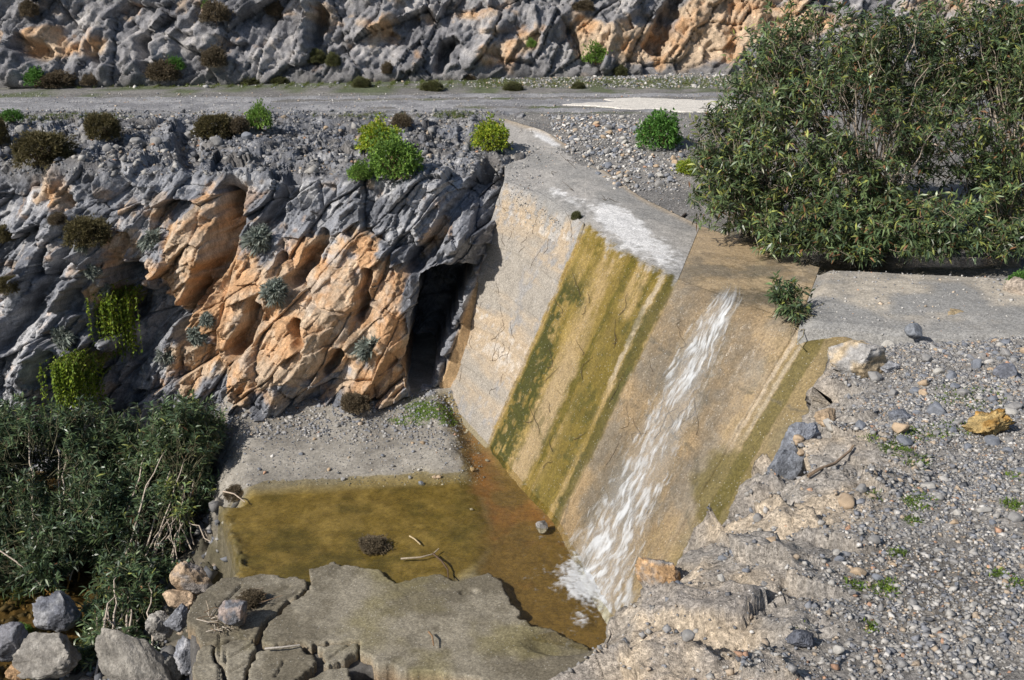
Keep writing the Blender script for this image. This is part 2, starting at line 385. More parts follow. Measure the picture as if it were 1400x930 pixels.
    oc = mixc(oc.reshape(-1, 3), PALE, (0.55 * sstep(0.1, 0.5, fbm(p3 * 3.5, 3, 87))).ravel()).reshape(W.shape)
    k = omk[..., None]; col = col * (1 - k) + oc * k
    k = strip[..., None]; col = col * (1 - k) + np.array((0.52, 0.36, 0.20)) * k
    rb = bench * sstep(-0.3, 0.3, fbm(p3 * 2, 3, 91)) * 0.6
    col = mixc(col.reshape(-1, 3), (0.135, 0.125, 0.115), (1.3 * rb).ravel()).reshape(W.shape)
    o = mesh_obj('cliff', W, grid_faces(nr, nc), M_ROCK, col.reshape(-1, 3))
    tag(o, 'grey and orange craggy limestone cliff below the gravel track, with a dark cave', 'cliff', kind='structure')
    keep('cliff', W)
build_cliff()

# ------------------------------------------------------------------ far cliff above the track
def build_far():
    nc, nr = 980, 166
    c = np.linspace(-330, 1730, nc)
    fy = np.interp(c, [-300, 0, 500, 900, 1400, 1800], [116, 114, 106, 96, 92, 92])
    Bp = np.array([P(a, b, 4.55) for a, b in zip(c, fy)])
    hz = np.concatenate([np.linspace(-0.4, 4.6, 120), np.linspace(4.6, 14, 47)[1:]])[:, None]
    V = np.zeros((nr, nc, 3)); V[..., 0] = Bp[:, 0] * (1 + hz * 0.02); V[..., 2] = 4.5 + hz
    V[..., 1] = Bp[:, 1] + np.maximum(hz, 0) * 0.62
    n = grid_normals(V); n = np.where(n[..., 1:2] > 0, -n, n)
    px, py, _ = to_px(V)
    u = V[..., 0]; w = V[..., 2] * 1.2; p3 = V
    wx = fbm(p3 * 0.6, 3, 103); wy = fbm(p3 * 0.6, 3, 107); wf = fbm(p3 * 3.2, 3, 109)
    a = -0.5 * u - 0.86 * w + 0.3 * wx + 0.03 * wf; b = 0.86 * u - 0.5 * w + 0.25 * wy + 0.03 * wf
    o1, t1, e1, r1 = facet2(a / 2.5, b / 1.4, 121); o2, t2, e2, r2 = facet2(a / 0.7, b / 0.45, 122); o3, t3, e3, r3 = facet2(a / 0.26, b / 0.19, 123)
    q = b / 1.7 + 0.5 * wx; fr = q - np.floor(q); saw = np.where(fr < 0.85, fr / 0.85, (1 - fr) / 0.15) - 0.5
    D = 0.36 * saw * (0.6 + 0.5 * wy) + 0.42 * o1 + 0.75 * t1 + 0.12 * o2 + 0.34 * t2 + 0.04 * o3 + 0.10 * t3
    o5, t5, e5, r5 = facet2(a / 0.8, b / 0.14, 125); D += 0.10 * o5 + 0.07 * t5 - 0.22 * sstep(0.04, 0, e1) - 0.05 * sstep(0.05, 0, e2)
    def crev(pts, w_, dep): return -dep * sstep(w_, w_ * 0.4, poly_dist(px + 5 * wf, py + 5 * wf, pts))
    D += crev([(925, 0), (905, 40), (895, 62)], 16, 1.3) + crev([(440, 20), (428, 52)], 12, 0.8) + crev([(612, 60), (600, 92)], 12, 0.8) + crev([(30, 60), (60, 75)], 16, 0.6)
    D += crev([(195, 60), (205, 90)], 14, 0.7) + crev([(120, 65), (135, 85)], 10, 0.5) + crev([(780, 40), (790, 70)], 9, 0.5)
    D *= sstep(-0.4, 0.5, hz)
    n = unit_(0.35 * n + np.array((-0.1, -0.98, 0.1)))
    W = V + n * D[..., None]
    g = fbm(p3 * 1.1, 4, 141); g2 = fbm(p3 * 5, 3, 142)
    col = mixc(GRAY_M, GRAY_L, sstep(-0.1, 0.6, g + 0.5 * (r2 - 0.5) + 0.4 * g2))
    col = mixc(col.reshape(-1, 3), GRAY_D, (0.75 * sstep(0.05, 0.6, -g + 0.5 * (r3 - 0.5) + 0.4 * g2)).ravel()).reshape(W.shape)
    col = col * np.array((0.90, 0.86, 0.82))
    om = (blob(px, py, 860, 62, 45, 32) + blob(px, py, 1000, 25, 70, 36) + 0.9 * blob(px, py, 690, 72, 50, 20, -0.4) + 0.8 * blob(px, py, 960, 60, 50, 40) + 0.6 * blob(px, py, 1100, 30, 90, 40) + 0.7 * blob(px, py, 800, 45, 20, 30) + 0.8 * blob(px, py, 60, 58, 40, 24)
          + 0.6 * blob(px, py, 140, 65, 30, 18) + 0.6 * blob(px, py, 640, 20, 50, 14) + 0.5 * blob(px, py, 450, 30, 25, 30) + 0.7 * blob(px, py, 1290, 10, 60, 20) + 0.5 * blob(px, py, 530, 40, 40, 18))
    k = sstep(0.32, 0.58, om + 0.42 * fbm(p3 * 1.7, 4, 151) + 0.2 * (r2 - 0.5))
    k = np.maximum(k, 0.6 * sstep(0.26, 0.46, fbm(p3 * 1.4, 4, 153)))[..., None]
    oc = mixc(ORANGE, TAN, sstep(-0.3, 0.4, fbm(p3 * 1.7, 4, 155) + 0.2))
    col = col * (1 - k) + oc * k
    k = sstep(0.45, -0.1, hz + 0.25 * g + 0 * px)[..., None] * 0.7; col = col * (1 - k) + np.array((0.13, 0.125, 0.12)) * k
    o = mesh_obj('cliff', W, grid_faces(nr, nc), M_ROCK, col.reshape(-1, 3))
    tag(o, 'grey rock cliff with ochre patches rising behind the gravel track', 'cliff', kind='structure')
    keep('far', W)
build_far()

# ------------------------------------------------------------------ terrace behind the dam and beside the track
def rbf(pts, vals):
    pts = np.asarray(pts, float); vals = np.asarray(vals, float); n = len(pts)
    def ph(r2): return np.where(r2 > 0, r2 * np.log(r2 + 1e-12), 0) * 0.5
    d2 = ((pts[:, None] - pts[None]) ** 2).sum(-1)
    A = np.zeros((n + 3, n + 3)); A[:n, :n] = ph(d2) + np.eye(n) * 0.02; A[:n, n] = 1; A[:n, n + 1:] = pts; A[n, :n] = 1; A[n + 1:, :n] = pts.T
    s = np.linalg.solve(A, np.concatenate([vals, [0, 0, 0]]))
    def f(x, y):
        r = s[n] + s[n + 1] * x + s[n + 2] * y
        for (a, b), c in zip(pts, s[:n]): r = r + c * ph((x - a) ** 2 + (y - b) ** 2)
        return r
    return f
BACK = [(690, 163, 4.40), (762, 190, 4.28), (830, 243, 3.98), (958, 308, 3.62), (1122, 364, 3.52), (1400, 372, 3.60), (1560, 378, 3.7)]
BACKP = np.array([P(*q) for q in BACK])
ctl = [(p[0], p[1], p[2] - 0.03) for p in BACKP[:4]] + [(BACKP[4][0], BACKP[4][1], 3.36), (BACKP[5][0], BACKP[5][1], 3.42)] + [(-1.5, 26.6, 4.38), (2, 26.2, 4.4), (6, 26.2, 4.42), (12, 26, 4.45), (20, 26, 4.5), (0, 30, 4.4), (10, 32, 4.45), (20, 32, 4.5), (-20, 27, 4.38), (-20, 32, 4.4), (6, 18.5, 3.42), (10, 18.5, 3.6), (16, 18, 3.9), (3.6, 19.5, 3.72), (5, 22, 4.05), (9, 22, 4.0), (16, 22, 4.1), (9, 15, 3.5), (14, 13, 3.9)]
TERR = rbf([c[:2] for c in ctl], [c[2] for c in ctl])
def build_terrace():
    xs = np.concatenate([np.linspace(-26, -1, 60)[:-1], np.linspace(-1, 8, 150), np.linspace(8, 26, 50)[1:]])
    ys = np.concatenate([np.linspace(13.4, 27, 180), np.linspace(27, 38, 70)[1:]])
    X, Y = np.meshgrid(xs, ys); V = np.stack([X, Y, 0 * X], -1)
    V[..., 2] = TERR(X, Y) + 0.05 * fbm(V * 1.2, 3, 203) + 0.02 * fbm(V * 6, 3, 204)
    V[..., 2] = np.where(Y > 26, np.minimum(V[..., 2], 4.41) , V[..., 2])
    # keep it under the dam and away from the drop at the cliff
    bx = np.interp(Y, BACKP[::-1, 1], BACKP[::-1, 0]); left = X < bx
    cut = (X < bx - 0.25) & (Y < 26.5)
    px, py, _ = to_px(V)
    g = fbm(V * 1.5, 4, 205)
    col = mixc((0.17, 0.165, 0.16), (0.24, 0.23, 0.215), sstep(-0.4, 0.4, g))
    gr = sstep(0.0, 0.4, fbm(V * 1.3, 4, 206) + 0.5 * blob(py, py, 112, 0, 9, 1e6) + 0.35 * blob(py, py, 158, 0, 7, 1e6)) * sstep(27.0, 27.6, Y)
    col = mixc(col.reshape(-1, 3), (0.085, 0.115, 0.035), 0.7 * gr.ravel()).reshape(V.shape)
    gf = grid_faces(*X.shape); gf = gf[~cut.ravel()[gf].any(1)]
    o = mesh_obj('ground', V, gf, M_GRAVEL, col.reshape(-1, 3)); tag(o, 'grey gravel terrace behind the dam and along the track', 'ground', kind='structure'); keep('ground', V)
build_terrace()
def build_road():
    xs = np.linspace(-26, 24, 500); t = np.linspace(0, 1, 70)
    near = np.array([PY(700, 152, 27.2)[1] + 0 * x for x in xs]) + 0.25 * fbm(np.stack([xs * 0.5, 0 * xs, 0 * xs], -1), 3, 211) + 0.12 * fbm(np.stack([xs * 3, 0 * xs, 0 * xs], -1), 2, 212)
    near = near + 0.35 * np.clip(-xs / 14, 0, 1) * -1
    far = near + 3.9 + 0.2 * fbm(np.stack([xs * 0.7, 0 * xs + 4, 0 * xs], -1), 3, 213) - 0.6 * np.clip(-xs / 14, 0, 1)
    X = np.repeat(xs[None], 70, 0); Y = near * (1 - t[:, None]) + far * t[:, None]
    V = np.stack([X, Y, 0 * X], -1); edge = np.minimum(t, 1 - t)[:, None]
    V[..., 2] = 4.425 - 0.05 * sstep(0.06, 0.0, edge) - 0.025 * (blob(t, t, 0.28, 0, 0.09, 1e6) + blob(t, t, 0.72, 0, 0.09, 1e6))[:, None] + 0.012 * fbm(V * 5, 3, 214)
    g = fbm(V * 2.0, 4, 215)
    col = mixc((0.215, 0.215, 0.225), (0.31, 0.31, 0.32), sstep(-0.4, 0.4, g))
    trk = (blob(t, t, 0.28, 0, 0.10, 1e6) + blob(t, t, 0.72, 0, 0.10, 1e6))[:, None] + 0 * g
    col = mixc(col.reshape(-1, 3), (0.36, 0.355, 0.36), (0.6 * trk * sstep(-0.5, 0.3, g)).ravel()).reshape(V.shape)
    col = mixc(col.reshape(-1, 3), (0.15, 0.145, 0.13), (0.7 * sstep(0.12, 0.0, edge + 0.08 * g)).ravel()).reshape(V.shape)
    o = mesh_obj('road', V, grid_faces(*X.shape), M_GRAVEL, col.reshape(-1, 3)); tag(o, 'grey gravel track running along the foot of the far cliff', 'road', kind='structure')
    # pale concrete patch of the track
    pts = [(762, 143), (800, 140), (838, 139), (822, 135), (870, 133), (940, 136), (1020, 138), (1060, 150), (1000, 154), (930, 153), (895, 149), (860, 150), (810, 145)]
    poly = np.array([P(a, b, 4.43)[:2] for a, b in pts])
    V, f = poly_sheet(poly, 0.05, lambda x, y: 4.437 + 0.004 * fbm(np.stack([x * 4, y * 4, 0 * x], -1), 2, 7), 0.03, 221, wob=0.10)
    o = mesh_obj('concrete_patch', V, f, M_CONC, np.tile((0.60, 0.57, 0.52), (len(V), 1))); tag(o, 'pale concrete paving patch on the gravel track', 'paving', kind='structure')
def poly_sheet(poly, res, zf, thick, seed, wob=0.03, smooth=4, hole=None, wseed=None):
    """ragged-edged slab filling a plan polygon; returns verts and faces"""
    poly = np.asarray(poly); lo = poly.min(0) - res * 3; hi = poly.max(0) + res * 3
    xs = np.arange(lo[0], hi[0], res); ys = np.arange(lo[1], hi[1], res)
    X, Y = np.meshgrid(xs, ys)
    q = np.stack([X * 4, Y * 4, 0 * X], -1)
    ws = wseed or seed; wx = wob * fbm(q, 4, ws, 0.6); wy = wob * fbm(q, 4, ws + 5, 0.6)
    ins = inside(X + wx, Y + wy, [tuple(p) for p in poly])
    if hole is not None: ins &= ~hole(X, Y)
    cell = ins[:-1, :-1] & ins[1:, :-1] & ins[:-1, 1:] & ins[1:, 1:]
    idx = np.arange(X.size).reshape(X.shape)
    f = np.stack([idx[:-1, :-1], idx[:-1, 1:], idx[1:, 1:], idx[1:, :-1]], -1)[cell]
    used = np.unique(f); mp = -np.ones(X.size, int); mp[used] = np.arange(len(used)); f = mp[f]
    x = X.ravel()[used].copy(); y = Y.ravel()[used].copy()
    e = np.concatenate([f[:, [0, 1]], f[:, [1, 2]], f[:, [2, 3]], f[:, [3, 0]]])
    key = e[:, 0].astype(np.int64) * len(used) + e[:, 1]; rk = e[:, 1].astype(np.int64) * len(used) + e[:, 0]
    be = e[~np.isin(key, rk)]
    for _ in range(smooth):
        sx = np.zeros(len(x)); sy = sx.copy(); cnt = sx.copy()
        for A, B in ((0, 1), (1, 0)):
            np.add.at(sx, be[:, A], x[be[:, B]]); np.add.at(sy, be[:, A], y[be[:, B]]); np.add.at(cnt, be[:, A], 1)
        m = cnt > 0; x[m] = 0.5 * x[m] + 0.5 * sx[m] / cnt[m]; y[m] = 0.5 * y[m] + 0.5 * sy[m] / cnt[m]
    z = zf(x, y); bm = np.zeros(len(x), bool); bm[be.ravel()] = True; z = z - 0.012 * bm
    T = np.stack([x, y, z], -1); Bt = T.copy(); Bt[:, 2] -= thick * (0.9 + 0.2 * hsh(np.arange(len(x)), 0, 0, seed))
    Bt[bm, 0] += 0.03 * fbm(T[bm] * 9, 2, seed + 9); Bt[bm, 1] += 0.03 * fbm(T[bm] * 9, 2, seed + 11)
    n = len(x); rim = np.stack([be[:, 1], be[:, 0], be[:, 0] + n, be[:, 1] + n], -1)
    return np.concatenate([T, Bt]), [f, rim]
build_road()

# ------------------------------------------------------------------ the dam: spillway face, crest and wings
LIPS = [(690, 252, CZ - 4.5), (742, 272, CZ - 4.6), (800, 313, CZ - 4.7), (860, 352, CZ - 4.76), (925, 386, CZ - 4.8), (1010, 418, CZ - 4.83), (1090, 446, CZ - 4.84), (1165, 466, CZ - 4.84)]
TOES = [(590, 532, -0.05), (626, 572, -0.1), (665, 614, -0.1), (712, 668, -0.1), (762, 722, -0.1), (800, 800, -0.12), (842, 872, -0.12), (880, 950, -0.12)]
BCK = [(690, 163, 4.42), (745, 180, 4.34), (800, 215, 4.12), (880, 272, 3.84), (957, 309, 3.66), (1040, 338, 3.60), (1120, 366, 3.58), (1190, 366, 3.60)]
dam = empty('spillway_dam', P(665, 614, 0)); tag(dam, 'stepped concrete check dam with a sloping algae stained spillway', 'dam')
def build_dam():
    lip = np.array([P(*q) for q in LIPS]); toe = np.array([P(*q) for q in TOES]); bck = np.array([P(*q) for q in BCK])
    ns = 570; s = np.linspace(0, 7, ns); k = np.arange(8)
    def ip(A): 
        R = np.stack([np.interp(s, k, A[:, i]) for i in range(3)], -1)
        for _ in range(60): R[1:-1] = (R[:-2] + R[1:-1] * 2 + R[2:]) / 4
        return R
    lip, toe, bck = ip(lip), ip(toe), ip(bck)
    nf, nb = 340, 125; DNF_ = nf - 8
    t1 = np.linspace(0, 1, nf)[:, None, None]; t2 = np.linspace(0, 1, nb + 1)[1:, None, None]
    V = np.concatenate([toe * (1 - t1) + lip * t1, lip * (1 - t2) + bck * t2])
    for _ in range(240):
        V[nf - 45:nf + 45] = (V[nf - 46:nf + 44] + 2 * V[nf - 45:nf + 45] + V[nf - 44:nf + 46]) / 4
    nrm = grid_normals(V); nrm = np.where(nrm[..., 2:3] < 0, -nrm, nrm)
    S = np.repeat(s[None], len(V), 0); T = np.repeat(np.concatenate([np.linspace(0, 1, nf), 1 + np.linspace(0, 1, nb + 1)[1:]])[:, None], ns, 1)
    px, py, _ = to_px(V)
    q = V.copy()
    D = 0.012 * fbm(q * 2.5, 3, 301) + 0.006 * fbm(q * 14, 3, 302) + np.where(S < 2, 0.010, 0.004) * np.sign(np.sin(V[..., 2] * 9 + 0.6 * fbm(q * 0.8, 2, 303))) + np.where(S < 6.9, 1, 0) * 0.012 * ridged(np.stack([S * 3, T * 5, 0 * S], -1), 3, 305) * sstep(2, 2.1, S) * sstep(1, 0.9, T)
    D += -0.03 * blob(px, py, 985, 690, 40, 25) * ridged(q * 5, 3, 304)
    V = V + nrm * D[..., None]
    # colours
    st = fbm(np.stack([S * 7, T * 0.5, 0 * S], -1), 4, 311); st2 = fbm(np.stack([S * 22, T * 1.2, 0 * S], -1), 3, 312)
    bd = fbm(np.stack([S * 0.6, V[..., 2] * 2.6, 0 * S], -1), 4, 313); bl = fbm(q * 1.6, 4, 314); fn = fbm(q * 9, 3, 315)
    dry = mixc((0.295, 0.27, 0.235), (0.375, 0.30, 0.215), sstep(-0.3, 0.4, bd + 0.25 * bl + 0.2 * fbm(np.stack([S * 2, V[..., 2] * 14, 0 * S], -1), 3, 322))); dry = mixc(dry.reshape(-1, 3), (0.27, 0.26, 0.25), sstep(0.1, 0.5, bl + 0.4 * fn).ravel()).reshape(V.shape)
    dry = mixc(dry.reshape(-1, 3), (0.52, 0.49, 0.45), (0.6 * sstep(0.36, 0.7, bd * 0.9 + fn * 0.35 + 0.1)).ravel()).reshape(V.shape)
    moss = mixc((0.20, 0.145, 0.035), (0.345, 0.25, 0.115), sstep(-0.15, 0.5, st + 0.5 * bl + 0.35 * fn)); moss = mixc(moss.reshape(-1, 3), (0.105, 0.085, 0.014), sstep(0.0, 0.5, -st + 0.4 * st2 + 0.3 * bd + 0.3 * fn).ravel()).reshape(V.shape)
    xx = (S - 2) / 2 + 0.035 * fbm(np.stack([S * 0.5, T * 4, 0 * S], -1), 3, 320) + 0.03 * fn
    hl = sstep(0.86, 0.97, ridged(np.stack([0.3 * S, V[..., 2] * 1.15 + 0.05 * fn, 0 * S], -1), 1, 321))
    def band(a0, a1, w=0.03): return sstep(a0 - w, a0 + w, xx) * sstep(a1 + w, a1 - w, xx)
    tanc = np.array((0.33, 0.25, 0.145)); olv = np.array((0.15, 0.112, 0.022))
    for msk, cc_ in ((0.8 * band(0.30, 0.50) * sstep(0.75, 0.45, T + 0.2 * bl), tanc), (0.65 * band(0.0, 0.32) * sstep(-0.3, 0.3, bl + fn), (0.30, 0.215, 0.06)), (0.85 * band(0.60, 0.85) * sstep(0.95, 0.7, T + 0.2 * bl), olv), (0.8 * band(0.90, 1.0, 0.015), (0.07, 0.062, 0.014)), (0.85 * band(0.845, 0.885, 0.012) * sstep(0.5, 0.62, T), (0.40, 0.335, 0.24)), (0.5 * hl * sstep(-0.2, 0.3, fn), (0.09, 0.085, 0.03))):
        moss = mixc(moss.reshape(-1, 3), cc_, msk.ravel()).reshape(V.shape)
    darkm = sstep(2.72, 2.5, S + 0.3 * fn) * sstep(2.0, 2.1, S) * sstep(-0.16, 0.10, fbm(np.stack([S * 1.2, T * 6, 0 * S], -1), 4, 317) + 0.45 * fn + 0.22) * sstep(0.9, 0.74, T)
    darkm = np.maximum(darkm, 0.6 * sstep(0.15, 0.5, fbm(np.stack([S * 3, T * 5, 3 + 0 * S], -1), 4, 318) + 0.3 * fn) * sstep(2.9, 3.4, S))
    moss = moss * 0.88
    moss = mixc(moss.reshape(-1, 3), (0.042, 0.046, 0.009), (0.95 * darkm * sstep(-0.6, 0.0, fn + 0.4 * st2)).ravel()).reshape(V.shape)
    chute = mixc((0.27, 0.215, 0.145), (0.37, 0.27, 0.155), sstep(-0.3, 0.4, bl + 0.3 * st)); chute = mixc(chute.reshape(-1, 3), (0.25, 0.21, 0.155), sstep(0.0, 0.5, -bl + 0.4 * fn).ravel()).reshape(V.shape)
    rm = 0.62 * sstep(5.7, 6.4, S + 0.45 * bl + 0.3 * st + 0.2 * fn) * (0.55 + 0.45 * sstep(-0.3, 0.3, 0.6 * st2 + 0.7 * bl + 0.5 * fn + 0.25))
    rm = np.maximum(rm, sstep(0.35, 0.6, blob(px, py, 985, 670, 55, 70) + 0.35 * bl)) * 0.85
    chute = mixc(chute.reshape(-1, 3), (0.13, 0.105, 0.03), rm.ravel()).reshape(V.shape)
    for s0, s1, t0, cc_, am in ((6.02, 6.10, 0.62, (0.42, 0.35, 0.26), 0.8), (6.18, 6.25, 0.70, (0.40, 0.34, 0.25), 0.7), (6.27, 6.55, 0.25, (0.10, 0.085, 0.018), 0.7)):
        sw = S + 0.03 * fn + 0.04 * noise3(np.stack([0 * S, T * 3, 0 * S], -1), 9)
        chute = mixc(chute.reshape(-1, 3), cc_, (am * sstep(s0 - 0.02, s0 + 0.02, sw) * sstep(s1 + 0.02, s1 - 0.02, sw) * sstep(t0 - 0.1, t0 + 0.1, T + 0.2 * bl)).ravel()).reshape(V.shape)
    chute = mixc(chute.reshape(-1, 3), (0.12, 0.105, 0.075), (0.6 * sstep(0.88, 0.98, ridged(np.stack([0.4 * S, V[..., 2] * 1.3 + 0.05 * fn, 2 + 0 * S], -1), 1, 324)) * sstep(-0.3, 0.2, fn)).ravel()).reshape(V.shape)
    cxw = np.interp(py, [395, 440, 570, 730, 850], [1000, 976, 916, 838, 790]); dmp = sstep(95, 45, np.abs(px - cxw) + 25 * fn) * (py > 395)
    chute = chute * (0.86 - 0.22 * dmp[..., None])
    wing = mixc((0.25, 0.245, 0.235), (0.34, 0.325, 0.305), sstep(-0.4, 0.4, bl + 0.3 * fn))
    wing = mixc(wing.reshape(-1, 3), (0.66, 0.66, 0.66), (0.75 * sstep(0.30, 0.7, blob(px, py, 845, 300, 38, 18, 0.5) + blob(px, py, 745, 188, 26, 7, 0.5) + 0.6 * blob(px, py, 770, 268, 28, 10, 0.4) + 0.7 * blob(px, py, 890, 340, 60, 22, 0.5) + 0.4 * fn)).ravel()).reshape(V.shape)
    wing = mixc(wing.reshape(-1, 3), (0.40, 0.31, 0.20), (0.6 * sstep(0.12, 0.0, np.abs(T - 2.0))).ravel()).reshape(V.shape)
    # where the colours change: the grey crest runs down in tongues over the algae
    ton = 0.10 * st + 0.07 * fn
    up = sstep(0.93, 1.02, T + ton - 0.06 * (S > 1.9) * (S < 4)) * (S < 4.0)
    sd = S + 0.03 * fn + 0.03 * bl + 0.02 * st2
    face = np.where((sd < 2)[..., None], dry, np.where((sd < 4)[..., None], moss, chute))
    k = sstep(2.0, 2.04, sd)[..., None] * sstep(4.04, 4.0, sd)[..., None]
    face = np.where((S < 3)[..., None], dry * (1 - sstep(1.98, 2.03, sd))[..., None] + moss * sstep(1.98, 2.03, sd)[..., None], moss * (1 - sstep(3.95, 4.06, sd))[..., None] + chute * sstep(3.95, 4.06, sd)[..., None])
    toph = np.where((S < 4)[..., None], wing, mixc(chute.reshape(-1, 3), (0.43, 0.33, 0.21), (0.7 * sstep(-0.4, 0.3, bl + 0.5 * fn)).ravel()).reshape(V.shape))
    k = np.where(S < 4, up, sstep(0.98, 1.15, T))[..., None]
    col = face * (1 - k) + toph * k
    wet = np.clip(0.3 * sstep(95, 45, np.abs(px - np.interp(py, [395, 440, 570, 730, 850], [1000, 976, 916, 838, 790]))) * (S > 4) + sstep(3.95, 4.1, S) * sstep(6.0, 5.4, S) * 0.75 + 0.35 * sstep(2, 2.1, S) * sstep(1, 0.9, T), 0, 1)
    cols = [int(round(ns * v / 7)) for v in (0, 2, 4, 6, 7)]; rows = [0, nf + 6, nf + nb]
    names = {(0, 0): ('face_panel', 'dry tan concrete panel beside the cave', 0.03), (0, 1): ('face_panel', 'algae covered olive concrete panel', 0.0), (0, 2): ('face_panel', 'wet brown concrete panel under the falling water', 0.012), (0, 3): ('face_panel', 'olive streaked concrete panel beside the gravel bank', -0.02),
             (1, 0): ('wing_wall', 'grey lime stained wing wall top climbing to the track', 0.004), (1, 2): ('crest', 'brown wet overflow crest', 0.0)}
    for (r, c), (nm, lb, off) in names.items():
        r0, r1 = rows[r], rows[r + 1]; c0, c1 = cols[c], cols[c + 1]
        if nm == 'wing_wall': c1 = cols[2]
        g = 0
        sl_ = (slice(max(r0 - (1 if r else 0), 0), r1), slice(c0, c1 + (1 if c1 < ns else 0) - g + 0))
        A = V[sl_] + nrm[sl_] * off
        inw = -nrm[sl_] * 0.35
        Vs, fs = shell(A, inw); n = A.shape[0] * A.shape[1]
        cc = np.concatenate([col[sl_].reshape(-1, 3)] * 2); ww = np.concatenate([wet[sl_].ravel()] * 2)
        Vs = Vs - np.array(dam.location)
        o = mesh_obj(nm, Vs, fs, M_CONC, cc, dam, smooth=False, wet=ww); o['label'] = lb
    # the face runs on into the bank
    dr = unit_((V[:DNF_, -1] - V[:DNF_, -45])); L_ = np.linspace(0.004, 2.6, 60)[None, :, None]
    A = V[:DNF_, -1][:, None] + dr[:, None] * L_ - np.array((0, 0, 0.10)) * sstep(0, 0.3, L_) ; A = A[::4]
    ce = np.repeat(col[:DNF_:4, -30:-29], 60, 1); Vs, fs = shell(A, (0.3, 0.12, -0.15))
    o = mesh_obj('face_panel', Vs - np.array(dam.location), fs, M_CONC, np.concatenate([ce.reshape(-1, 3)] * 2), dam, wet=np.zeros(len(Vs))); o['label'] = 'buried end of the spillway face under the gravel bank'
    keep('dam', V)
    return V, nrm, S, T, (nf, ns)
DV, DN, DS, DT, (DNF, DNS) = build_dam()
def build_right_wing():
    a = [P(1092, 447, CZ - 4.80), P(1240, 462, CZ - 4.82), P(1400, 470, CZ - 4.82), P(1560, 478, CZ - 4.8)]
    b = [P(1122, 364, 3.64), P(1250, 368, 3.68), P(1400, 376, 3.72), P(1560, 384, 3.74)]
    ns, nt = 260, 120; s = np.linspace(0, 3, ns); k = np.arange(4)
    A = np.stack([np.interp(s, k, np.array(a)[:, i]) for i in range(3)], -1); B = np.stack([np.interp(s, k, np.array(b)[:, i]) for i in range(3)], -1)
    A[:, 2] += 0.06; B[:, 2] += 0.03
    A[:, :2] += 0.05 * np.stack([fbm(A * 2.2, 3, 336), fbm(A * 2.2, 3, 337)], -1)
    t = np.linspace(0, 1, nt)[:, None, None]; V = A * (1 - t) + B * t
    tt = np.repeat(t[..., 0], ns, 1)
    V[..., 2] += 0.06 * np.sin(tt * np.pi) - 0.14 * sstep(0.84, 1.0, tt) - 0.08 * sstep(0.16, 0, s)[None] - 0.05 * sstep(0.05, 0, tt)
    V[..., 2] += 0.018 * fbm(V * 2, 3, 331) + 0.006 * fbm(V * 14, 3, 332)
    V[..., 1] += 0.06 * fbm(V * 1.5, 2, 333) * sstep(0.8, 1, tt)
    g = fbm(V * 1.6, 4, 334); g2 = fbm(V * 6, 3, 335)
    col = mixc((0.27, 0.25, 0.22), (0.40, 0.36, 0.30), sstep(-0.3, 0.4, g + 0.4 * g2)); col = mixc(col.reshape(-1, 3), (0.24, 0.24, 0.235), (0.8 * sstep(0.2, -0.3, tt - 0.5 + 0.8 * g)).ravel()).reshape(V.shape)
    Vs, fs = shell(V, (0, 0.0, -0.6))
    o = mesh_obj('wing_wall', Vs - np.array(dam.location), fs, M_CONC, np.concatenate([col.reshape(-1, 3)] * 2), dam, wet=np.zeros(len(Vs))); o['label'] = 'broad pale grey wing wall top beside the gravel bank'
    keep('rwing', V)
build_right_wing()

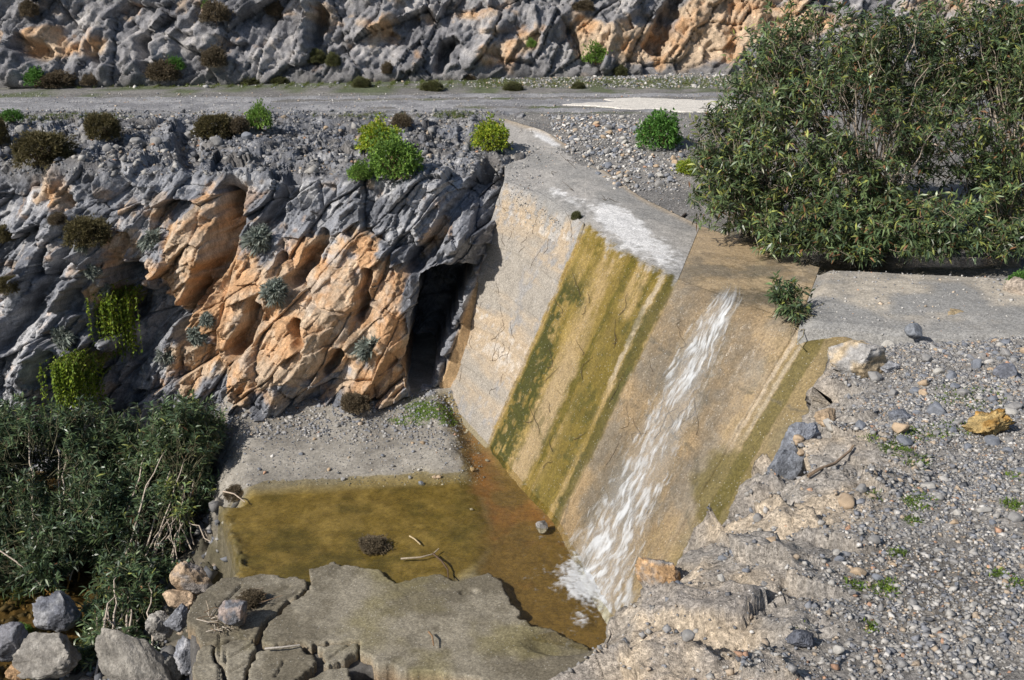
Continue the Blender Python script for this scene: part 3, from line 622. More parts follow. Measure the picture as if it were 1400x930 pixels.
# ------------------------------------------------------------------ stream bed below the dam
DROP = [(285, 540), (285, 600), (284, 650), (292, 682), (305, 702), (312, 740), (326, 778), (285, 800), (256, 832), (262, 885), (255, 960), (255, 1100)]
OLIVE = [(303, 702), (345, 674), (480, 667), (560, 662), (650, 655), (658, 690), (676, 730), (650, 765), (600, 800), (500, 800), (430, 800), (325, 790)]
BROWN = [(612, 566), (640, 570), (668, 604), (770, 715), (860, 800), (900, 900), (800, 890), (715, 850), (690, 800), (655, 775), (672, 720), (650, 660), (634, 606)]
def build_bed():
    xs = np.linspace(-9.5, 1.8, 330); ys = np.linspace(8.5, 24, 400); X, Y = np.meshgrid(xs, ys); V = np.stack([X, Y, 0 * X], -1)
    px, py, _ = to_px(V)
    g = fbm(V * 1.3, 4, 401); g2 = fbm(V * 5, 4, 402)
    pw = px + 6 * g2; qw = py + 5 * g
    z = 0.02 + 0.0020 * np.clip(664 - py, 0, 130) + 0.03 * g
    so = sdist(pw, qw, OLIVE); sb = sdist(pw, qw, BROWN)
    z = z * sstep(4, -34, so) + (-0.03 + 0.014 * g2 - 0.02 * sstep(-0.1, 0.4, g)) * sstep(-34, 4, so)
    kb = sstep(-22, 14, sb + 4 * g2); z = z * (1 - kb) + (-0.12 + 0.02 * g2) * kb
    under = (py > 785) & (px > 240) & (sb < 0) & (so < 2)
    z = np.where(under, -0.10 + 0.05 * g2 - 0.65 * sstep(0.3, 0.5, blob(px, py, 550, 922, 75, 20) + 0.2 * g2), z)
    dx = np.interp(py, [p[1] for p in DROP], [p[0] for p in DROP])
    d = dx - px + 7 * g2
    wd = np.where(py < 690, 1, 0) * sstep(702, 680, py); z = z - sstep(-3 - 55 * wd, 13 + 25 * wd, d) * (1.25 + 0.35 * g2) 
    z = np.where(d > 30, np.minimum(z, -1.15 - 0.3 * sstep(30, 160, d) + 0.12 * g2), z)
    ed = blob(d, d, 8, 0, 22, 1e6) * (py < 800)
    z = z + ed * 0.15 * ridged(V * 4, 3, 409)
    V[..., 2] = z + 0.008 * fbm(V * 20, 2, 403)
    bar = mixc((0.21, 0.195, 0.17), (0.30, 0.28, 0.245), sstep(-0.4, 0.4, g + 0.3 * g2))
    bar = mixc(bar.reshape(-1, 3), (0.22, 0.175, 0.075), (0.8 * sstep(-18, -2, np.maximum(so, sb) + 7 * g)).ravel())
    bar = mixc(bar, (0.075, 0.10, 0.03), (0.5 * sstep(0.4, 0.7, blob(px, py, 585, 565, 40, 16) + 0.5 * g2)).ravel()).reshape(V.shape)
    ol = mixc((0.145, 0.106, 0.028), (0.205, 0.152, 0.05), sstep(-0.3, 0.4, g2 + 0.4 * fbm(V * 14, 3, 406))); ol = mixc(ol.reshape(-1, 3), (0.075, 0.062, 0.016), (0.75 * sstep(-0.1, 0.6, fbm(V * 2.6, 4, 405) + 0.5 * sstep(735, 770, py) * sstep(480, 420, px))).ravel()).reshape(V.shape)
    br = mixc((0.20, 0.098, 0.032), (0.14, 0.092, 0.03), sstep(-0.2, 0.3, g + 0.3 * sstep(720, 800, py)))
    k = sstep(-4, 4, so)[..., None]; col = bar * (1 - k) + ol * k
    k = sstep(-16, 14, sb + 8 * g2 + 6 * g)[..., None]; col = col * (1 - k) + br * k
    k = sstep(-6, 5, d + 5 * g2)[..., None]; rock = mixc((0.075, 0.07, 0.055), (0.14, 0.125, 0.10), sstep(-0.3, 0.3, g2)); col = col * (1 - k) + rock * k
    k = (ed * sstep(650, 690, py))[..., None] * 0.45; col = col * (1 - k) + np.array((0.10, 0.085, 0.04)) * k
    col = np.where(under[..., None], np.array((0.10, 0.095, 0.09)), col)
    o = mesh_obj('stream_bed', V, grid_faces(*X.shape), M_BED, col.reshape(-1, 3)); tag(o, 'stream bed of gravel, algae and silt at the foot of the dam', 'stream bed', kind='structure')
    keep('bed', V)
    # deep valley floor around it
    xs = np.linspace(-60, 30, 120); ys = np.linspace(-25, 60, 110); X, Y = np.meshgrid(xs, ys); V = np.stack([X, Y, 0 * X - 1.9], -1); V[..., 2] += 0.25 * fbm(V * 0.4, 3, 411)
    o = mesh_obj('valley_floor', V, grid_faces(*X.shape), M_GRAVEL, np.tile((0.16, 0.15, 0.13), (V.size // 3, 1))); tag(o, 'stony valley floor downstream of the dam', 'ground', kind='structure')
build_bed()
def water_sheet(name, label, poly, z, mat, res, seed):
    V, f = poly_sheet(np.array([P(a, b, z)[:2] for a, b in poly]), res, lambda x, y: z + 0.004 * fbm(np.stack([x * 3, y * 3, 0 * x], -1), 3, seed) + (0.006 * np.sin(np.hypot(x - 0.9, y - 13.9) * 38 + 2 * noise3(np.stack([x * 3, y * 3, 0 * x], -1), 4)) * np.exp(-np.hypot(x - 0.9, y - 13.9) * 0.9) if z == 0.0 else 0), 0.01, seed, wob=0.02)
    n = len(V) // 2
    o = mesh_obj(name, V[:n], [f[0]], mat, smooth=True); tag(o, label, 'water', kind='structure'); return o
water_sheet('water', 'shallow brown pool over algae at the dam toe', [(296, 705), (330, 668), (600, 560), (640, 560), (672, 606), (800, 745), (890, 860), (860, 900), (700, 870), (650, 815), (420, 815), (322, 790)], 0.0, M_POOL, 0.03, 421)
water_sheet('water', 'dark brown water pocket behind the boulders downstream', [(-260, 980), (-260, 640), (120, 640), (235, 720), (240, 800), (150, 860), (60, 920), (20, 980)], -1.28, mat_water('pond_water', (0.70, 0.58, 0.36), 6, 0.1), 0.12, 422)
water_sheet('water', 'thin brown film of water behind the overflow crest', [(945, 330), (955, 300), (1040, 320), (1150, 345), (1400, 352), (1400, 366), (1120, 372), (1030, 348)], 3.56, M_POOL, 0.06, 423)

# ------------------------------------------------------------------ broken concrete apron
apron = empty('concrete_apron', P(500, 850, 0.1)); tag(apron, 'cracked grey concrete apron broken into slabs beside the pool', 'apron')
SLABS = [
    ([(422, 777), (440, 770), (456, 768), (488, 776), (526, 780), (544, 795), (572, 788), (600, 784), (618, 793), (646, 789), (667, 782), (686, 794), (696, 814), (708, 834), (726, 854), (755, 858), (800, 868), (830, 900), (820, 990), (700, 990), (661, 927), (615, 921), (584, 918), (547, 915), (516, 908), (505, 899), (490, 893), (487, 877), (436, 878), (430, 884), (409, 878), (368, 883), (352, 878), (362, 856), (400, 818), (424, 806)], 0.06, 501, 'wide grey slab at the edge of the pool'),
    ([(436, 881), (486, 880), (488, 893), (470, 901), (446, 913), (439, 906)], 0.05, 502, None),
    ([(357, 889), (409, 882), (428, 891), (434, 903), (420, 920), (404, 930), (398, 990), (330, 990), (336, 920), (346, 905)], 0.045, 503, None),
    ([(293, 884), (344, 870), (353, 888), (343, 905), (333, 920), (326, 990), (308, 990), (302, 920)], 0.05, 504, None),
    ([(272, 882), (290, 880), (299, 920), (305, 990), (262, 990), (266, 915)], 0.04, 505, None),
    ([(282, 802), (322, 786), (362, 783), (416, 788), (422, 804), (398, 815), (360, 853), (346, 868), (292, 881), (272, 880), (260, 850), (256, 834)], 0.055, 506, None),
    ([(408, 990), (424, 928), (448, 916), (470, 912), (500, 960), (520, 990)], 0.02, 507, None)]
GROOVE = [[(292, 881), (343, 866)], [(300, 905), (345, 880)], [(305, 922), (350, 900)], [(300, 868), (300, 930)], [(372, 826), (408, 808)], [(362, 812), (396, 800)], [(300, 830), (330, 800)], [(443, 905), (478, 880)], [(376, 925), (388, 903)], [(308, 890), (308, 950)]]
def build_apron():
    base = np.array(apron.location)
    for pts, z, seed, lb in SLABS:
        poly = np.array([P(a, b, z)[:2] for a, b in pts])
        def zf(x, y, z=z):
            V = np.stack([x, y, 0 * x + z], -1); px, py, _ = to_px(V)
            r = z + 0.020 * fbm(V * 1.2, 3, 511) + 0.008 * fbm(V * 8, 3, 512) + 0.006 * fbm(V * 28, 2, 513)
            for gl in GROOVE: r = r - 0.035 * sstep(2.2, 0.8, poly_dist(px, py, gl))
            r = r - 0.05 * sstep(0.35, 0.75, blob(px, py, 641, 809, 16, 6, -0.1)) - 0.12 * sstep(0.3, 0.8, blob(px, py, 770, 875, 60, 22))
            return r
        V, f = poly_sheet(poly, 0.018, zf, 0.26, seed, wob=0.11, smooth=2, wseed=501)
        q = V.copy(); px, py, _ = to_px(V)
        g = fbm(q * 1.5, 4, 521); g2 = fbm(q * 6, 4, 522)
        col = mixc((0.145, 0.128, 0.095), (0.235, 0.212, 0.165), sstep(-0.3, 0.4, g + 0.5 * g2))
        col = mixc(col, (0.185, 0.16, 0.07), 0.6 * sstep(0.05, 0.5, fbm(q * 1.1, 4, 523)))
        col = mixc(col, (0.27, 0.19, 0.115), 0.8 * (np.arange(len(V)) >= len(V) // 2))
        wet = 0.5 * sstep(0.2, 0.6, blob(px, py, 641, 809, 16, 6, -0.1))
        o = mesh_obj('slab', V - base, f, M_CONC, col, apron, wet=wet)
        if lb: o['label'] = lb
        if seed == 501: keep('slab', V[:len(V) // 2])
        if seed == 506: keep('slab2', V[:len(V) // 2])
build_apron()

# ------------------------------------------------------------------ gravel bank in the foreground
EDGE = [(1176, 452, CZ - 4.78), (1150, 478, CZ - 4.66), (1128, 540, CZ - 4.58), (1108, 575, CZ - 4.52), (1072, 625, CZ - 4.45), (1030, 672, CZ - 4.36), (985, 712, CZ - 4.28), (930, 768, CZ - 4.18), (885, 792, CZ - 4.12), (830, 822, CZ - 4.05), (790, 880, CZ - 3.95), (762, 930, CZ - 3.86), (690, 1060, CZ - 3.6), (560, 1300, CZ - 3.2)]
EP = np.array([P(*q) for q in EDGE])[::-1]
def bank_edge_x(y): return np.interp(y, EP[:, 1], EP[:, 0], left=EP[0, 0] - 0.3)
def bank_top(x, y, r):
    z = CZ - (3.20 + 0.116 * y) + 0.035 * np.clip(r, 0, 6) - 0.30 * np.clip(1 - r / 1.1, 0, 1) ** 2
    z = np.where(y < 4, z + (4 - y) * 0.10, z)
    return z - 0.35 * sstep(12.55, 13.6, y)
def build_bank():
    ys = np.concatenate([np.linspace(-1.5, 3.6, 40)[:-1], np.linspace(3.6, 13.9, 440)])
    rr = np.concatenate([np.linspace(-1.7, -0.5, 24)[:-1], np.linspace(-0.5, 3.6, 260)[:-1], np.linspace(3.6, 12, 70)])
    R, Y = np.meshgrid(rr, ys)
    q0 = np.stack([0 * Y, Y, 0 * Y], -1)
    xe = bank_edge_x(Y) + 0.06 * fbm(q0 * 2.2, 4, 601)
    X = xe + np.where(R < 0, R * 0.35, R)
    Z = bank_top(X, Y, np.maximum(R, 0)) + np.where(R < 0, 3.0 * R, 0)
    V = np.stack([X, Y, Z], -1)
    g = fbm(V * 1.1, 4, 602); g2 = fbm(V * 4.5, 4, 603)
    rocky = sstep(1.75, 1.05, R + 0.40 * g + 0.22 * g2 + 1.05 * sstep(8, 10.5, Y)) 
    o1, t1, e1, r1 = facet2(X / 0.55 + 0.2 * g2, Y / 0.42 + V[..., 2] * 0.8, 611); o2, t2, e2, r2 = facet2(X / 0.17, Y / 0.14 + V[..., 2] * 3, 612)
    D = rocky * (0.15 * o1 + 0.22 * t1 + 0.03 * o2 + 0.05 * t2 + 0.09 * ridged(V * 1.5, 3, 613) + 0.02 * ridged(V * 9, 3, 614)) + (1 - rocky) * (0.05 * g + 0.02 * g2)
    D += 0.008 * fbm(V * 24, 3, 615)
    n = grid_normals(V); n = np.where(n[..., 2:3] < 0, -n, n)
    W = V + n * D[..., None]
    col = mixc((0.22, 0.207, 0.19), (0.32, 0.30, 0.275), sstep(-0.4, 0.4, g2 + 0.5 * g))
    px, py, _ = to_px(W)
    col = mixc(col.reshape(-1, 3), (0.15, 0.135, 0.115), (0.7 * sstep(0.25, 0.7, blob(px, py, 1260, 800, 130, 60, 0.3) + 0.4 * g2)).ravel()).reshape(W.shape)
    rc = mixc((0.31, 0.285, 0.255), (0.45, 0.375, 0.285), sstep(-0.15, 0.4, g + 0.4 * g2 + 0.4 * (r1 - 0.5))); rc = mixc(rc.reshape(-1, 3), (0.19, 0.195, 0.21), (0.55 * sstep(0.6, 0.85, r1 + 0.3 * g2)).ravel()).reshape(W.shape)
    k = rocky[..., None]; col = col * (1 - k) + rc * k
    o = mesh_obj('gravel_bank', W, grid_faces(*R.shape), M_BANK, col.reshape(-1, 3)); tag(o, 'gravel covered rocky bank sloping down to the dam', 'ground', kind='structure')
    keep('bank', W)
    return W, R, rocky
BW, BR, BROCK = build_bank()

# ================================================================== ROCKS
import bmesh
def ico(sub):
    bm = bmesh.new(); bmesh.ops.create_icosphere(bm, subdivisions=sub, radius=1)
    V = np.array([v.co[:] for v in bm.verts]); Fc = np.array([[v.index for v in f.verts] for f in bm.faces]); bm.free(); return V, Fc
ICO1, ICO2, ICO3, ICO5 = ico(1), ico(2), ico(3), ico(5)
def rock_shape(seed, sub=5, cuts=9, rough=0.10, flat=0.70):
    rng = np.random.default_rng(seed); V, Fc = ICO5 if sub == 5 else ICO3 if sub == 3 else ICO2
    V = V.copy()
    V += 0.16 * np.stack([noise3(V * 1.3 + 7 * i, seed) for i in range(3)], -1)
    for _ in range(cuts):
        n = rng.normal(size=3); n /= np.linalg.norm(n); h = rng.uniform(flat - 0.16, flat + 0.12)
        d = V @ n; m = d > h; V[m] -= (d[m] - h)[:, None] * n * 0.97
    r = np.linalg.norm(V, axis=1, keepdims=True)
    V = V * (1 + rough * fbm(V * 2.5, 4, seed + 1)[:, None] + 0.5 * rough * ridged(V * 6, 3, seed + 2)[:, None] + 0.25 * rough * fbm(V * 18, 2, seed + 4)[:, None])
    return V, Fc
def boulder(name, label, cat, px, py, z, wpx, hpx, dep, col, seed, roll=0.0, col2=None, rough=0.15, cuts=9, sink=0.15, group=None, mat=None, yaw=0.0):
    """rock whose outline is about wpx x hpx photo pixels, resting at height z; dep = depth / width"""
    base = P(px, py + hpx * 0.42, z); dist = to_px(base)[2]
    wpx *= 1.0; w = wpx * dist / F / 2; h = hpx * dist / F / 2 / 0.95
    V, Fc = rock_shape(seed, 5, cuts, rough)
    V = V / np.abs(V).max(0)
    V = V * np.array((w, w * dep, h))
    c, s = math.cos(roll), math.sin(roll); V = V @ np.array([[c, 0, -s], [0, 1, 0], [s, 0, c]]).T
    c, s = math.cos(yaw), math.sin(yaw); V = V @ np.array([[c, s, 0], [-s, c, 0], [0, 0, 1]])
    V[:, 2] -= V[:, 2].min() + sink * h
    base[1] += w * dep * 0.5
    g = fbm(V / max(w, h) * 1.8 + seed, 4, seed); g2 = fbm(V / max(w, h) * 6 + seed, 3, seed + 3)
    cc = mixc(np.array(col) * 0.68, np.array(col) * 1.12, sstep(-0.4, 0.4, g2 + 0.4 * g))
    if col2 is not None: cc = mixc(cc, col2, sstep(-0.15, 0.25, g))
    o = mesh_obj(name, V, Fc, mat or M_ROCK, cc); o.location = base
    return tag(o, label, cat, group)
BLUE = (0.175, 0.18, 0.20); PALEG = (0.31, 0.29, 0.26); BUFF = (0.47, 0.35, 0.24)
boulder('boulder', 'tan rounded boulder with grey top at the pool outlet', 'boulder', 262, 795, -0.55, 62, 62, 0.8, BUFF, 701, col2=(0.33, 0.30, 0.28))
boulder('boulder', 'small tan stone tucked under the rounded boulder', 'boulder', 243, 826, -0.62, 46, 28, 0.8, BUFF, 702)
boulder('boulder', 'blue grey boulder with driftwood caught on it', 'boulder', 320, 846, 0.06, 46, 40, 1.0, BLUE, 703, col2=(0.33, 0.27, 0.24), sink=0.1)
boulder('boulder', 'long pale grey slab of rock leaning beside the oleander', 'boulder', 194, 905, -1.2, 80, 165, 0.6, PALEG, 704, roll=0.42, cuts=16, sink=0.25)
boulder('boulder', 'small pale angular rock behind the leaning slab', 'boulder', 216, 858, -0.95, 40, 40, 0.9, (0.38, 0.36, 0.33), 705)
boulder('boulder', 'jagged dark blue grey rock beside the dark water', 'boulder', 82, 840, -1.3, 84, 62, 0.6, (0.15, 0.158, 0.185), 706, col2=(0.30, 0.305, 0.32), roll=-0.45, rough=0.2, cuts=14)
boulder('boulder', 'big rounded grey brown boulder below the jagged rock', 'boulder', 58, 902, -1.3, 92, 60, 0.8, PALEG, 707, col2=(0.20, 0.185, 0.165))
boulder('boulder', 'dark blue rock beyond the big rounded boulder', 'boulder', 12, 882, -1.3, 60, 56, 0.8, BLUE, 708, col2=(0.2, 0.2, 0.22))
boulder('boulder', 'small ochre stone at the foot of the rounded boulder', 'boulder', 22, 921, -1.3, 34, 26, 0.8, (0.42, 0.27, 0.15), 709)
boulder('boulder', 'blue grey rock wedged under the apron corner', 'boulder', 243, 848, -0.6, 36, 46, 0.9, (0.24, 0.25, 0.28), 710, rough=0.18)
boulder('boulder', 'blue white rock below the apron edge', 'boulder', 258, 896, -0.7, 38, 60, 0.9, (0.24, 0.25, 0.28), 711, col2=(0.40, 0.40, 0.42), rough=0.2)
boulder('boulder', 'grey stone under the apron beside the leaning slab', 'boulder', 232, 915, -0.9, 34, 46, 0.9, (0.25, 0.24, 0.22), 712)
boulder('boulder', 'big tan block at the corner of the gravel bank and wing wall', 'boulder', 1172, 494, CZ - 4.72, 92, 70, 0.8, (0.50, 0.40, 0.27), 721, col2=(0.36, 0.35, 0.34), cuts=16, sink=0.12)
boulder('boulder', 'round blue grey cobble on top of the gravel bank', 'cobble', 1251, 454, CZ - 4.72, 27, 22, 1.0, (0.20, 0.215, 0.24), 722, rough=0.04, cuts=3, mat=M_STONE)
boulder('boulder', 'smooth dark blue grey cobble beside the grass patch', 'cobble', 1375, 512, CZ - 4.42, 34, 24, 0.9, (0.17, 0.18, 0.21), 723, rough=0.04, cuts=4, mat=M_STONE)
boulder('boulder', 'rusty yellow broken rock beside the grass patch', 'rock', 1352, 584, CZ - 4.22, 74, 40, 0.8, (0.45, 0.255, 0.07), 724, roll=0.45, col2=(0.42, 0.31, 0.14), rough=0.42, cuts=12, sink=0.35)
boulder('boulder', 'tall blue grey shard standing on the bank edge', 'rock', 1092, 602, CZ - 4.42, 46, 88, 0.6, (0.21, 0.225, 0.26), 725, roll=-0.4, cuts=14, sink=0.3)
boulder('boulder', 'lower blue grey shard leaning out over the spillway', 'rock', 1070, 632, CZ - 4.46, 46, 72, 0.6, (0.19, 0.205, 0.235), 726, roll=-0.7, cuts=14, sink=0.3)
boulder('boulder', 'flat grey rock embedded in the bank behind the shards', 'rock', 1126, 622, CZ - 4.44, 52, 30, 0.9, (0.25, 0.26, 0.285), 727, cuts=14, sink=0.5)
boulder('boulder', 'tan lump of rock on the bank edge below the corner block', 'rock', 1132, 570, CZ - 4.52, 36, 26, 0.9, (0.50, 0.38, 0.26), 728, sink=0.4)
boulder('boulder', 'wide low blue grey rock half buried in gravel', 'rock', 1145, 706, CZ - 4.12, 62, 28, 0.9, (0.22, 0.23, 0.26), 729, cuts=14, sink=0.6)
boulder('boulder', 'dark blue grey stone with a small hollow low on the bank', 'rock', 1096, 876, CZ - 3.72, 42, 26, 0.9, (0.14, 0.15, 0.18), 730, cuts=12, sink=0.25)
boulder('boulder', 'orange tan outcrop on the bank edge above the foot of the falling water', 'rock', 896, 782, CZ - 4.30, 72, 66, 0.9, (0.50, 0.32, 0.17), 731, col2=(0.32, 0.29, 0.26), sink=0.5, roll=0.5)
boulder('boulder', 'long blue grey stone lying among the grass tufts', 'rock', 1230, 571, CZ - 4.30, 46, 20, 0.7, (0.21, 0.225, 0.26), 732, cuts=12, sink=0.3)
boulder('boulder', 'pale white and blue stone behind the corner block', 'rock', 1218, 504, CZ - 4.60, 32, 18, 0.9, (0.36, 0.37, 0.40), 733, sink=0.35)
boulder('boulder', 'pale block set in the right end of the wing wall', 'rock', 1392, 392, 3.70, 44, 36, 1.0, (0.46, 0.39, 0.32), 734, sink=0.4)
boulder('boulder', 'tan flat stone at the edge of the wing wall', 'rock', 1305, 433, CZ - 4.78, 44, 14, 0.9, (0.46, 0.36, 0.22), 735, sink=0.35)
boulder('boulder', 'grey stone standing in the pool at the dam toe', 'rock', 742, 722, -0.1, 20, 18, 0.9, (0.30, 0.29, 0.28), 736, sink=0.1)

# ================================================================== WATER IN MOTION
def build_cascade():
    c0, c1 = int(DNS * 4.05 / 7), int(DNS * 6.2 / 7); r1 = DNF + 30
    A = DV[:r1, c0:c1] + DN[:r1, c0:c1] * 0.02; nn = DN[:r1, c0:c1]; S = DS[:r1, c0:c1]; T = DT[:r1, c0:c1]
    def up(Q, k=3):
        n = Q.shape[1]; xi = np.linspace(0, n - 1, (n - 1) * k + 1); i0 = np.minimum(xi.astype(int), n - 2); f = xi - i0
        f = f.reshape((1, -1) + (1,) * (Q.ndim - 2)); return Q[:, i0] * (1 - f) + Q[:, i0 + 1] * f
    A, nn, S, T = up(A), up(nn), up(S), up(T)
    px, py, _ = to_px(A)
    cy = [395, 405, 440, 480, 570, 660, 730, 800, 850]; cx = np.interp(py, cy, [1000, 996, 976, 955, 916, 872, 838, 806, 790]); hw = np.interp(py, cy, [16, 23, 28, 33, 40, 46, 52, 60, 62])
    v = (px - cx) / hw
    vv = v + 0.30 * fbm(np.stack([px * 0.02, py * 0.02, 0 * v], -1), 2, 806) + 0.10 * fbm(np.stack([px * 0.09, py * 0.07, 0 * v], -1), 3, 807)
    st = fbm(np.stack([vv * 5 + 0.5 * noise3(np.stack([v * 2, py * 0.02, 0 * v], -1), 5), py * 0.028, 0 * v], -1), 4, 801); st2 = fbm(np.stack([vv * 13, py * 0.06, 0 * v + 4], -1), 4, 802)
    ch = ridged(np.stack([px * 0.10 + 0.05 * py, py * 0.05, 0 * v], -1), 3, 803)
    dens = 0.40 * sstep(1.3, 0.1, np.abs(v)) + 0.42 * sstep(380, 420, py) * sstep(520, 410, py) * sstep(1, 0.5, np.abs(v)) * 0.6 + 0.25 * sstep(640, 800, py) - 0.05
    st3 = fbm(np.stack([(px + py * 0.45) * 0.20, py * 0.055 + 0.4 * st, 0 * v + 7], -1), 4, 804, 0.6)
    a = (0.12 * sstep(1.1, 0.2, np.abs(v) + 0.4 * st) + 0.54 * sstep(0.08, 1.05, dens + 0.45 * st + 0.50 * st2 + 0.62 * st3 + 0.10 * ch - 0.03)) * sstep(1.25, 0.85, np.abs(v)) * sstep(388, 425, py + 14 * st2)
    A = A + nn * (0.012 + 0.016 * a * (0.5 + 0.5 * st2) + 0.008 * st)[..., None]
    f = grid_faces(*S.shape); keepf = (a.ravel()[f].max(1) > 0.01); f = f[keepf]
    us = np.unique(f); mp = -np.ones(a.size, int); mp[us] = np.arange(len(us))
    o = mesh_obj('cascade', A.reshape(-1, 3)[us], mp[f], M_FOAM, wet=a.ravel()[us], smooth=True); tag(o, 'white water sliding down the wet concrete spillway', 'water', kind='structure')
    # froth where it meets the pool
    xs = np.linspace(0.15, 1.9, 150); ys = np.linspace(11.6, 16.2, 340); X, Y = np.meshgrid(xs, ys); V = np.stack([X, Y, 0 * X], -1); px, py, _ = to_px(V)
    n = fbm(V * 7, 4, 811); n2 = ridged(V * 5, 3, 812)
    d = 1.15 * blob(px, py, 808, 806, 34, 26, 0.6) + 0.9 * blob(px, py, 792, 850, 12, 9) + 0.6 * blob(px, py, 778, 780, 22, 34) + 0.5 * blob(px, py, 747, 853, 7, 4)
    n3 = fbm(V * 22, 3, 813); a = 0.75 * sstep(0.25, 1.15, d + 0.55 * n + 0.25 * n2 + 0.5 * n3 - 0.12)
    V[..., 2] = 0.012 + 0.05 * a * (0.6 + 0.4 * n) 
    f = grid_faces(*X.shape); f = f[a.ravel()[f].max(1) > 0.01]; us = np.unique(f); mp = -np.ones(a.size, int); mp[us] = np.arange(len(us))
    o = mesh_obj('froth', V.reshape(-1, 3)[us], mp[f], M_FOAM, wet=0.85 * a.ravel()[us], smooth=True); tag(o, 'white froth where the falling water meets the pool', 'water', kind='structure')
build_cascade()

# ================================================================== PLANTS
def unit(v): return v / (np.linalg.norm(v, axis=-1, keepdims=True) + 1e-9)
def leaf_geo(p, d, L, W, C, rng, droop=0.15, wide=0.45):
    """lance-shaped leaves: base p, direction d, length, width, colour"""
    n = len(p); d = unit(d)
    up = unit(rng.normal(size=(n, 3)) * 0.6 + np.array((0, 0, 1.0)))
    s = unit(np.cross(d, up)); L = L[:, None]; W = W[:, None]
    m = p + d * L * wide + np.cross(s, d) * L * 0.03; t = p + d * L; t = t - np.array((0, 0, 1.0)) * L * droop
    V = np.stack([p - s * W * 0.12, p + s * W * 0.12, m + s * W * 0.5, m - s * W * 0.5, t + s * W * 0.06, t - s * W * 0.06], 1)
    i = np.arange(n)[:, None] * 6
    Fq = np.concatenate([i + np.array([[0, 1, 2, 3]]), i + np.array([[3, 2, 4, 5]])])
    return V.reshape(-1, 3), Fq, np.repeat(C, 6, 0)
def tubes(paths, radii, sides=4):
    """paths: list of (k,3); radii: list of (r0, r1)"""
    VV, FF, off = [], [], 0
    ang = np.arange(sides) / sides * 2 * np.pi
    for p, (r0, r1) in zip(paths, radii):
        p = np.asarray(p); k = len(p); d = unit(np.gradient(p, axis=0))
        ref = np.where(np.abs(d[:, 2:3]) > 0.9, np.array([[1.0, 0, 0]]), np.array([[0, 0, 1.0]]))
        a = unit(np.cross(d, ref)); b = np.cross(d, a); r = np.linspace(r0, r1, k)[:, None, None]
        V = p[:, None] + r * (a[:, None] * np.cos(ang)[None, :, None] + b[:, None] * np.sin(ang)[None, :, None])
        VV.append(V.reshape(-1, 3)); i = np.arange(k * sides).reshape(k, sides); j = np.roll(i, -1, 1)
        FF.append(np.stack([i[:-1], j[:-1], j[1:], i[1:]], -1).reshape(-1, 4) + off); off += k * sides
    return np.concatenate(VV), np.concatenate(FF)
def pal(rng, n, cols, w, jit=0.18):
    c = np.array(cols)[rng.choice(len(cols), n, p=np.array(w) / sum(w))]
    return c * (1 + jit * rng.normal(size=(n, 1))).clip(0.5, 1.6)
OLE = [(0.08, 0.124, 0.056), (0.12, 0.168, 0.068), (0.06, 0.096, 0.054), (0.24, 0.265, 0.07), (0.22, 0.115, 0.06)]
